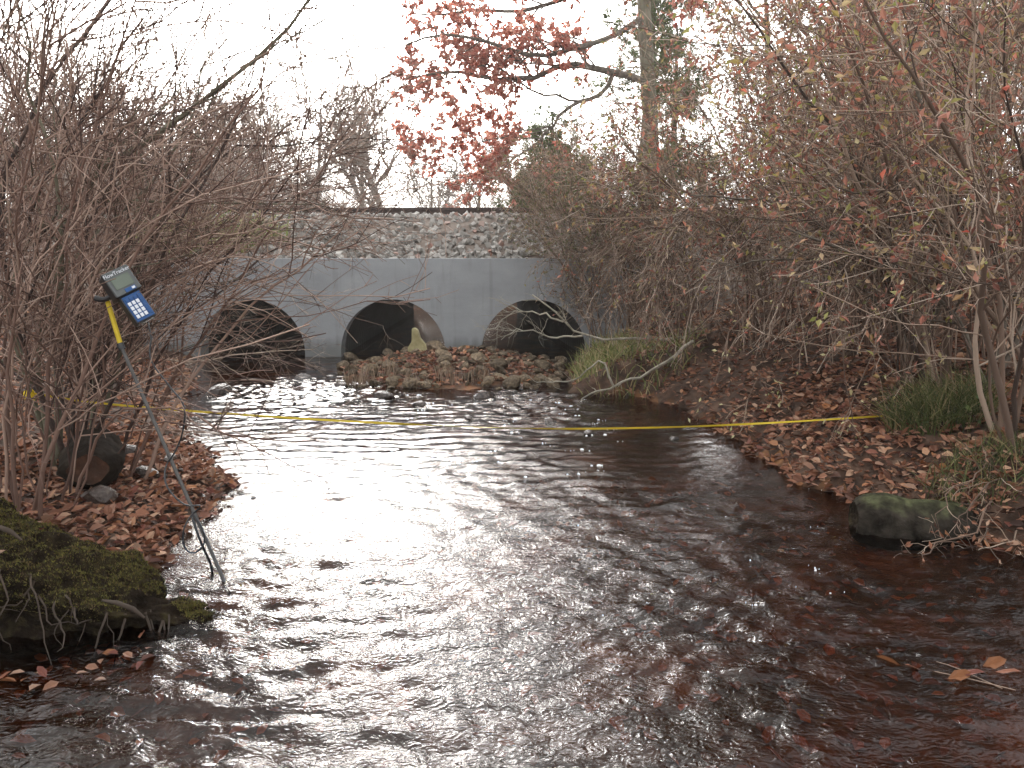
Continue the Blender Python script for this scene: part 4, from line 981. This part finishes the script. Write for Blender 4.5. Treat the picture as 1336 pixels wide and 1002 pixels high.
# foam flecks on the water
nc_ = 135
cxy = np.stack([np.concatenate([rl.uniform(-2.4, .9, 120), rl.uniform(-.6, 2.2, 15)]), np.concatenate([rl.uniform(5.2, 8.8, 120), rl.uniform(1.9, 5, 15)])], 1)
cid = np.repeat(np.arange(nc_), rl.integers(1, 6, nc_)); nf = len(cid)
fx = cxy[cid, 0] + rl.normal(0, .03, nf); fy = cxy[cid, 1] + rl.normal(0, .02, nf)
fs = (.2 + .8 * rl.uniform(0, 1, nf) ** 2.5) * np.where(fy > 5, .013, .0055)
a6 = np.arange(6) / 6 * 6.283
Vf = []; 
for k in range(nf):
    e = rl.uniform(.6, 1.6)
    ring = np.stack([np.cos(a6) * fs[k] * e, np.sin(a6) * fs[k], np.zeros(6)], 1)
    Vf.append(np.vstack([ring + [fx[k], fy[k], -.003], ring * .6 + [fx[k], fy[k], fs[k] * .2 + .003], [[fx[k], fy[k], fs[k] * .28 + .003]]]))
Qf = grid_quads(2, 6, True); Tf = np.array([[6 + i, 6 + (i + 1) % 6, 12] for i in range(6)])
stuff(link('foam_flecks', mesh_np('foam_flecks', np.concatenate(Vf), (Qf[None] + (np.arange(nf) * 13)[:, None, None]).reshape(-1, 4), (Tf[None] + (np.arange(nf) * 13)[:, None, None]).reshape(-1, 3), True), M['foam'], water))

# ------------------------------------------------------------------ mossy mound, lower left
mound = thing('mossy_mound', 'mossy peat mound with hanging roots overhanging the dark water, lower left', 'mound', (-2.0, 3.1, 0))
def mound_pt(u, v):
    """u 0..1 along x to the nose; v 0..1 front waterline, over the top, to the back"""
    x = -3.3 + u * 2.05
    h = np.interp(u, [0, .35, .62, .78, .9, 1.0], [.66, .60, .47, .28, .13, .0])
    w = np.interp(u, [0, .5, .8, 1.0], [.55, .46, .30, .05]); yc = np.interp(u, [0, .5, 1], [3.0, 3.08, 3.14])
    th = v * math.pi * 1.0
    y = yc - np.cos(th) * w * np.interp(v, [0, .05, .12, .22, .32], [.40, .45, .58, .9, 1.0])
    z = np.sin(th) ** .75 * h - .06
    k = .05 * fbm(x * 1.0, y + z * 1.3, 4, 3, 71) + .05 * fbm(x, z * 1.5 + y, 15, 4, 72)
    return np.stack([x + k * .6, y - k * np.cos(th), z + k * np.sin(th) * 1.3], -1)
UU, VVv = np.meshgrid(np.linspace(0, 1, 160), np.linspace(0, 1, 110), indexing='ij')
pm_ = mound_pt(UU, VVv)
link('peat_body', mesh_np('peat_body', pm_ - [-2.0, 3.1, 0], grid_quads(160, 110), smooth=True), M['peat'], mound)
n = 75000
u = rl.uniform(0, 1, n); v = np.clip(rl.normal(.5, .2, n), .12, .98); pp = mound_pt(u, v)
keep = (fbm(pp[:, 0], pp[:, 1] + pp[:, 2], 6, 2, 75) + (pp[:, 2] - .22) * 1.6 + .2) > rl.uniform(-.15, .15, n)
pp = pp[keep] - [-2.0, 3.1, 0]; n = len(pp); d = rl.normal(0, .45, (n, 3)) + [0, -.15, .8]; L = rl.uniform(.005, .014, n)
stuff(link('moss', blade_batch(rl, pp, d, L, L * .45, 'moss'), M['moss'], mound))
for i in range(60):
    u0 = rl.uniform(.3, .95); p0 = mound_pt(np.array(u0), np.array(rl.uniform(.18, .4))) - [-2.0, 3.1, 0]
    pts = march(rl, p0[None], unit(np.array([[rl.normal(.2, .5), -.6, -.6]])), np.array([rl.uniform(.12, .38)]), 9, .32, -.12)
    link('root', tube_mesh('root', [(pts, np.linspace(.004, .0012, 9)[None] * rl.uniform(.4, 1.6), 6)]), M['root'], mound)
for i, (px, py, Y) in enumerate([(10, 690, 3.0), (505 / 3, 790, 2.85)]):
    q = P(px, py, Y); pts = np.array([[q + [-.09, -.02, .03], q + [-.03, -.03, .025], q + [.03, -.03, .0], q + [.07, -.03, -.035]]]) - [-2.0, 3.1, 0]
    link('root_stub', tube_mesh('root_stub', [(pts, np.array([[.004, .009, .010, .004]]), 8)]), M['root'], mound)
for i in range(14):
    u0 = rl.uniform(.1, .75); p0 = mound_pt(np.array(u0), np.array(rl.uniform(.35, .6)))
    o = link('fallen_leaf', lm[i % 12], None, mound, tuple(p0 - [-2.0, 3.1, 0] + [0, 0, .012])); s = rl.uniform(.04, .07); o.scale = (s, s, s); o.rotation_euler = (rl.normal(0, .3), rl.normal(0, .3), rl.uniform(0, 6.28))
# wet leaves along the mound foot
for i in range(22):
    px = rl.uniform(-20, 200); q = G(px, 905 - px * .24 + rl.uniform(-25, 8)); s = rl.uniform(.035, .06)
    o = link('fallen_leaf', lm[i % 12], None, ground, (q[0], q[1], .012)); o.scale = (s, s, s); o.rotation_euler = (rl.normal(0, .15), rl.normal(0, .15), rl.uniform(0, 6.28))
for i, (px, py, z) in enumerate([(122, 888, .008), (128, 917, -.04), (130, 953, -.06)]):
    q = G(px, py, z); o = link('floating_leaf', lm[[3, 5, 0][i]], None, None, tuple(q)); o.scale = (.045,) * 3; o.rotation_euler = (0, 0, i)
    tag(o, ['yellowish leaf with a long stalk floating below the mossy mound', 'yellow leaf just under water below the mossy mound', 'orange leaf sunk in the dark water at lower left'][i], 'leaf')

# ------------------------------------------------------------------ mossy log, right shore
def log(name, label, c, L, R, rotz, tilt, bark, endm, top=None, seed=0):
    t = thing(name, label, 'log', c); t.rotation_euler = (0, tilt, rotz); r = np.random.default_rng(seed)
    a = np.linspace(0, 2 * math.pi, 28, endpoint=False); xs = np.linspace(-L / 2, L / 2, 30)
    A, X = np.meshgrid(a, xs)
    rad = R * (1 + .16 * vnoise(X * 14 + seed, A * 5, seed + 1) + .10 * vnoise(X * 9 + seed, A * 2.2, seed) + .12 * vnoise(X * 3, np.cos(A) * 2 + seed, seed + 3)) * np.interp(np.abs(X), [0, L / 2 - .12, L / 2 - .03, L / 2], [1, .95, .8, .6]) * (1 + .5 * vnoise(X * 5 + seed, np.sin(A) * 1.5, seed + 8))
    V = np.stack([X, np.cos(A) * rad, np.sin(A) * rad], -1)
    link('bark', mesh_np('bark', V, grid_quads(30, 28, True), smooth=True), bark, t)
    for e in (0, 29):
        ring = V[e]; ce = ring.mean(0); Vr = [ring * .997, ce + (ring - ce) * .6 + [(.015 if e == 0 else -.015), 0, 0], ce + (ring - ce) * .05 + [(.03 if e == 0 else -.03), 0, 0]]
        link('cut_end', mesh_np('cut_end', np.concatenate(Vr), grid_quads(3, 28, True)), endm, t)
    return t
q = G(1195, 706); log('mossy_log', 'short log with pale green mossy top at the right waterline', (q[0] + .06, q[1] + .16, .035), .62, .15, math.radians(-8), .03, M['logbark_m'], M['peat'], None, 5)
q = P(120, 590, 4.6); log('hollow_log', 'dark weathered log lying behind the left bank stems', (q[0], 4.6, float(ground_z(q[0], 4.6)) + .16), .5, .16, math.radians(112), .05, M['logbark'], M['logend'], None, 9)
b = G(1300, 690); b[2] = .02
tw = [([b + [.25, .3, .35], P(1275, 690, 3.9), P(1235, 705, 3.85), P(1205, 718, 3.8), P(1190, 728, 3.8)], .008, .003), ([b + [.3, .25, .3], P(1265, 660, 4.0), P(1250, 690, 3.9), P(1262, 712, 3.85)], .007, .002),
      ([b + [.3, .2, .2], P(1320, 700, 3.9), P(1290, 715, 3.8), P(1270, 712, 3.75)], .007, .002), ([b + [.25, .3, .4], P(1240, 640, 4.1), P(1225, 665, 4.0), P(1222, 690, 3.95)], .006, .002), ([b + [.3, .2, .15], P(1330, 720, 3.8), P(1310, 735, 3.75), P(1295, 740, 3.7)], .008, .002)]
shrub('dead_brush', 'tangle of dead brown twigs drooping over the right end of the mossy log', b, tw, 402, M['bark_tan'], None, M['litter'], cat='dead twigs', n1=8, n2=3, l1=(.1, .35), l2=(.05, .2), up=-.03, wig=.2, leafn=1, leafsz=(.03, .05))
# submerged oak sprig at lower right
q = G(1230, 880); t = thing('leaf_sprig', 'sunken sprig of orange oak leaves at the lower right', 'leaves', (q[0], q[1], -.015))
for i, (dx, dy, r, s) in enumerate([(-.12, .06, 2.6, .09), (-.06, .03, 3.3, .07), (.0, -.03, .2, .10), (.05, .0, 5.9, .09), (.17, .05, .3, .11), (.2, .02, 5.6, .08)]):
    o = link('leaf', lm[[5, 0, 5, 1, 5, 0][i]], None, t, (dx, dy, .015)); o.scale = (s, s * .8, s); o.rotation_euler = (.1, 0, r)
pts = np.array([[[-.14, .08, .012], [-.05, .03, .016], [.06, -.02, .016], [.2, -.1, .012]], [[.02, .1, .012], [.07, .05, .016], [.11, -.02, .016], [.16, -.09, .012]]])
link('twig', tube_mesh('twig', [(resample(pts[0], 6)[None], np.full((1, 6), .0022), 5), (resample(pts[1], 6)[None], np.full((1, 6), .002), 5)]), M['bark_tan'], t)
# grass-green leaf plant on right bank
b = gpt(1265, 560, 4.9)
shrub('seedling', 'small seedling with round green leaves beside the grass tuft', b, [([b, b + [.02, -.05, .12], b + [.03, -.1, .2]], .003, .0015), ([b, b + [-.03, -.05, .08], b + [-.06, -.1, .1]], .003, .0015)], 401, M['bark_tan'], None, M['leaf_green'], cat='plant', n1=2, n2=1, l1=(.04, .08), l2=(.02, .04), leafn=1, leafsz=(.05, .08), leafw=.7)

# ------------------------------------------------------------------ yellow tape across the stream
A_, B_ = P(42, 513, 4.75), P(1165, 542, 5.45)
mid = P(690, 559, 5.0)
tp3 = resample([A_, P(130, 526, 4.78), P(300, 540, 4.85), P(500, 552, 4.95), mid, P(850, 558, 5.1), P(1000, 552, 5.25), B_], 140)
tw = np.linspace(0, 1, 140); rot = 1.25 + .7 * np.sin(tw * 9) + .5 * np.sin(tw * 23)
T_ = unit(np.gradient(tp3, axis=0)); S_ = unit(np.cross(T_, [0, 0, 1.])); N_ = np.cross(S_, T_)
wv = .0065 * (np.cos(rot)[:, None] * S_ + np.sin(rot)[:, None] * N_); th_ = .0006 * (-np.sin(rot)[:, None] * S_ + np.cos(rot)[:, None] * N_)
V = np.stack([tp3 - wv - th_, tp3 + wv - th_, tp3 + wv + th_, tp3 - wv + th_], 1).reshape(-1, 3)
tape = thing('measuring_tape', 'yellow measuring tape stretched across the stream from bank to bank', 'tape', tuple(A_))
link('tape_ribbon', mesh_np('tape_ribbon', V - A_, grid_quads(140, 4, True)), M['yellow'], tape)
s_ = np.linspace(0, 14, 60); loop = np.stack([.03 * np.cos(s_), .03 * np.sin(s_), -.02 + .004 * s_ + .008 * np.sin(s_ * 3)], 1) + [-.02, 0, -.02]
V = np.stack([loop - [0, 0, .011], loop + [0, 0, .011]], 1).reshape(-1, 3)
link('tape_knot', mesh_np('tape_knot', V, grid_quads(60, 2)), M['yellow'], tape)
q = P(1175, 548, 5.47); zt = float(ground_z(q[0], q[1]))
pin = tag(link('tape_pin', tube_mesh('tape_pin', [(np.array([[[0, 0, -.1], [0, 0, .1], [0, 0, B_[2] - zt + .06]]]), np.full((1, 3), .006), 8)]), M['alu'], None, (B_[0], B_[1], zt)), 'thin metal pin holding the tape in the grass tuft', 'pin')

# ------------------------------------------------------------------ flow meter on its wading rod
b0 = G(292, 757); Yb = b0[1]
meter = thing('flow_meter', 'handheld flow meter with blue keypad on a leaning wading rod', 'flow meter', (b0[0], b0[1], -.2))
off = np.array([b0[0], b0[1], -.2])
Rtop = P(140, 392, Yb + .22); d_ = unit(Rtop - b0); bot = b0 - d_ * (.2 / d_[2])
kn = P(158, 452, Yb + .18)
link('rod', tube_mesh('rod', [(resample([bot, b0, kn], 6, False)[None] - off, np.full((1, 6), .0085), 8)]), M['alu'], meter)
link('upper_rod', tube_mesh('upper_rod', [(resample([kn, Rtop], 4, False)[None] - off, np.full((1, 4), .011), 10)]), M['yellow'], meter)
link('collar', tube_mesh('collar', [(resample([kn - d_ * .015, kn + d_ * .015], 4, False)[None] - off, np.full((1, 4), .016), 10)]), M['black'], meter)
sb = G(277, 745)
link('probe_rod', tube_mesh('probe_rod', [(resample([sb - [.02, 0, .2], sb, P(262, 708, Yb), P(250, 672, Yb + .03)], 10)[None] - off, np.full((1, 10), .006), 6)]), M['black'], meter)
link('bracket', tube_mesh('bracket', [(resample([P(124, 389, Yb + .2), P(136, 391, Yb + .2), P(150, 384, Yb + .2)], 6)[None] - off, np.full((1, 6), .013), 8)]), M['black'], meter)
# meter body frame: y down the case, x across it, z out of the face
fc = P(170, 384, Yb + .17)
ydir = np.array([.53, 0, -.85]); nrm = unit(np.array([.62, -.76, .2])); nrm = unit(nrm - ydir * (nrm @ ydir)); xdir = np.cross(ydir, nrm)
Mm = Matrix(((xdir[0], ydir[0], nrm[0], fc[0] - off[0]), (xdir[1], ydir[1], nrm[1], fc[1] - off[1]), (xdir[2], ydir[2], nrm[2], fc[2] - off[2]), (0, 0, 0, 1)))
def mpart(name, boxes, mat, bv=.004, par=meter):
    mb = MB()
    for c, d in boxes: mb.box(c, d)
    o = link(name, mb.mesh(name), mat, par); o.matrix_local = Mm if par is meter else Matrix.Identity(4)
    if bv: bevel(o, bv)
    return o
head = mpart('meter_head', [((0, -.068, -.035), (.128, .125, .085))], M['black'], .008)
hand = mpart('keypad_grip', [((0, .062, -.038), (.098, .145, .062))], M['black'], .008)
mpart('face_plate', [((0, -.068, .009), (.120, .118, .008))], M['case'], .003, head)
mpart('display', [((.0, -.065, .0145), (.085, .055, .004))], M['screen'], 0, head)
mpart('logo_patch', [((-.012, -.020, .0145), (.05, .018, .004))], M['blue'], 0, head)
mpart('logo_star', [((-.026, -.020, .0175), (.014, .010, .003))], M['white'], 0, head)
mpart('key_panel', [((0, .062, -.005), (.086, .128, .006))], M['blue'], .002, hand)
mb = MB(); mb.box((0, 0, 0), (.0135, .0165, .005)); key = mb.mesh('key'); key.materials.append(M['white'])
for r in range(5):
    for c in range(4):
        if r == 0 or c == 3:
            continue
        link('key', key, None, hand, (.028 - c * .0195, .018 + r * .0215, .001))
mb = MB(); mb.box((0, 0, 0), (.0135, .0165, .005)); keyb = mb.mesh('function_key'); keyb.materials.append(M['blue'])
for r in range(5):
    for c in range(4):
        if r == 0 or c == 3: link('function_key', keyb, None, hand, (.028 - c * .0195, .018 + r * .0215, .001))
cu = bpy.data.curves.new('lettering', 'FONT'); cu.body = 'FlowTracker'; cu.size = .024; cu.extrude = .0006; cu.align_x = 'CENTER'
tmp = bpy.data.objects.new('tmp', cu); COL.objects.link(tmp)
bpy.context.view_layer.update()
me = bpy.data.meshes.new_from_object(tmp.evaluated_get(bpy.context.evaluated_depsgraph_get())); bpy.data.objects.remove(tmp)
o = link('lettering', me, M['white'], head, (0, -.103, .0145)); o.rotation_euler = (0, 0, math.pi)
cab = [P(193, 420, Yb + .16), P(197, 440, Yb + .15), P(197, 470, Yb + .13), P(222, 505, Yb + .1), P(240, 530, Yb + .05), P(238, 565, Yb + .05), P(228, 590, Yb + .06), P(216, 610, Yb + .05), P(218, 635, Yb), P(240, 658, Yb - .03), P(262, 660, Yb - .02), P(250, 672, Yb), P(240, 690, Yb - .03), P(240, 712, Yb - .03), P(252, 722, Yb - .02), P(266, 710, Yb - .02), P(264, 690, Yb - .02), P(250, 668, Yb)]
link('cable', tube_mesh('cable', [(resample(cab, 70)[None] - off, np.full((1, 70), .0042), 6)]), M['black'], meter)

# ------------------------------------------------------------------ overhead wires beyond the railway, with their poles out of frame
for i, (py, py2) in enumerate([(188, 186), (206, 204), (222, 208)]):
    q0, q1 = P(-260, py, 31), P(1600, py2, 31)
    m_ = (q0 + q1) / 2 - [0, 0, .25]
    o = link('overhead_wire', tube_mesh('overhead_wire', [(resample([q0, m_, q1], 30)[None] - q0, np.full((1, 30), .012), 5)]), M['black'], None, tuple(q0))
    tag(o, ['highest thin black wire crossing the sky beyond the railway', 'middle thin black wire crossing the sky beyond the railway', 'lowest thin black wire crossing the sky beyond the railway'][i], 'wire')

# ------------------------------------------------------------------ hazy air round the whole place
mb = MB(); mb.box((0, 39, 6.0), (146, 146, 14.6))
hm, nt, out = nodes('haze')
pv = nt.nodes.new('ShaderNodeVolumePrincipled')
pv.inputs['Color'].default_value = (1, .985, .97, 1)
pv.inputs['Density'].default_value = HAZE
pv.inputs['Anisotropy'].default_value = 0.45
nt.links.new(pv.outputs[0], out.inputs['Volume'])
if HAZE > 0: stuff(link('haze', mb.mesh('haze'), hm))
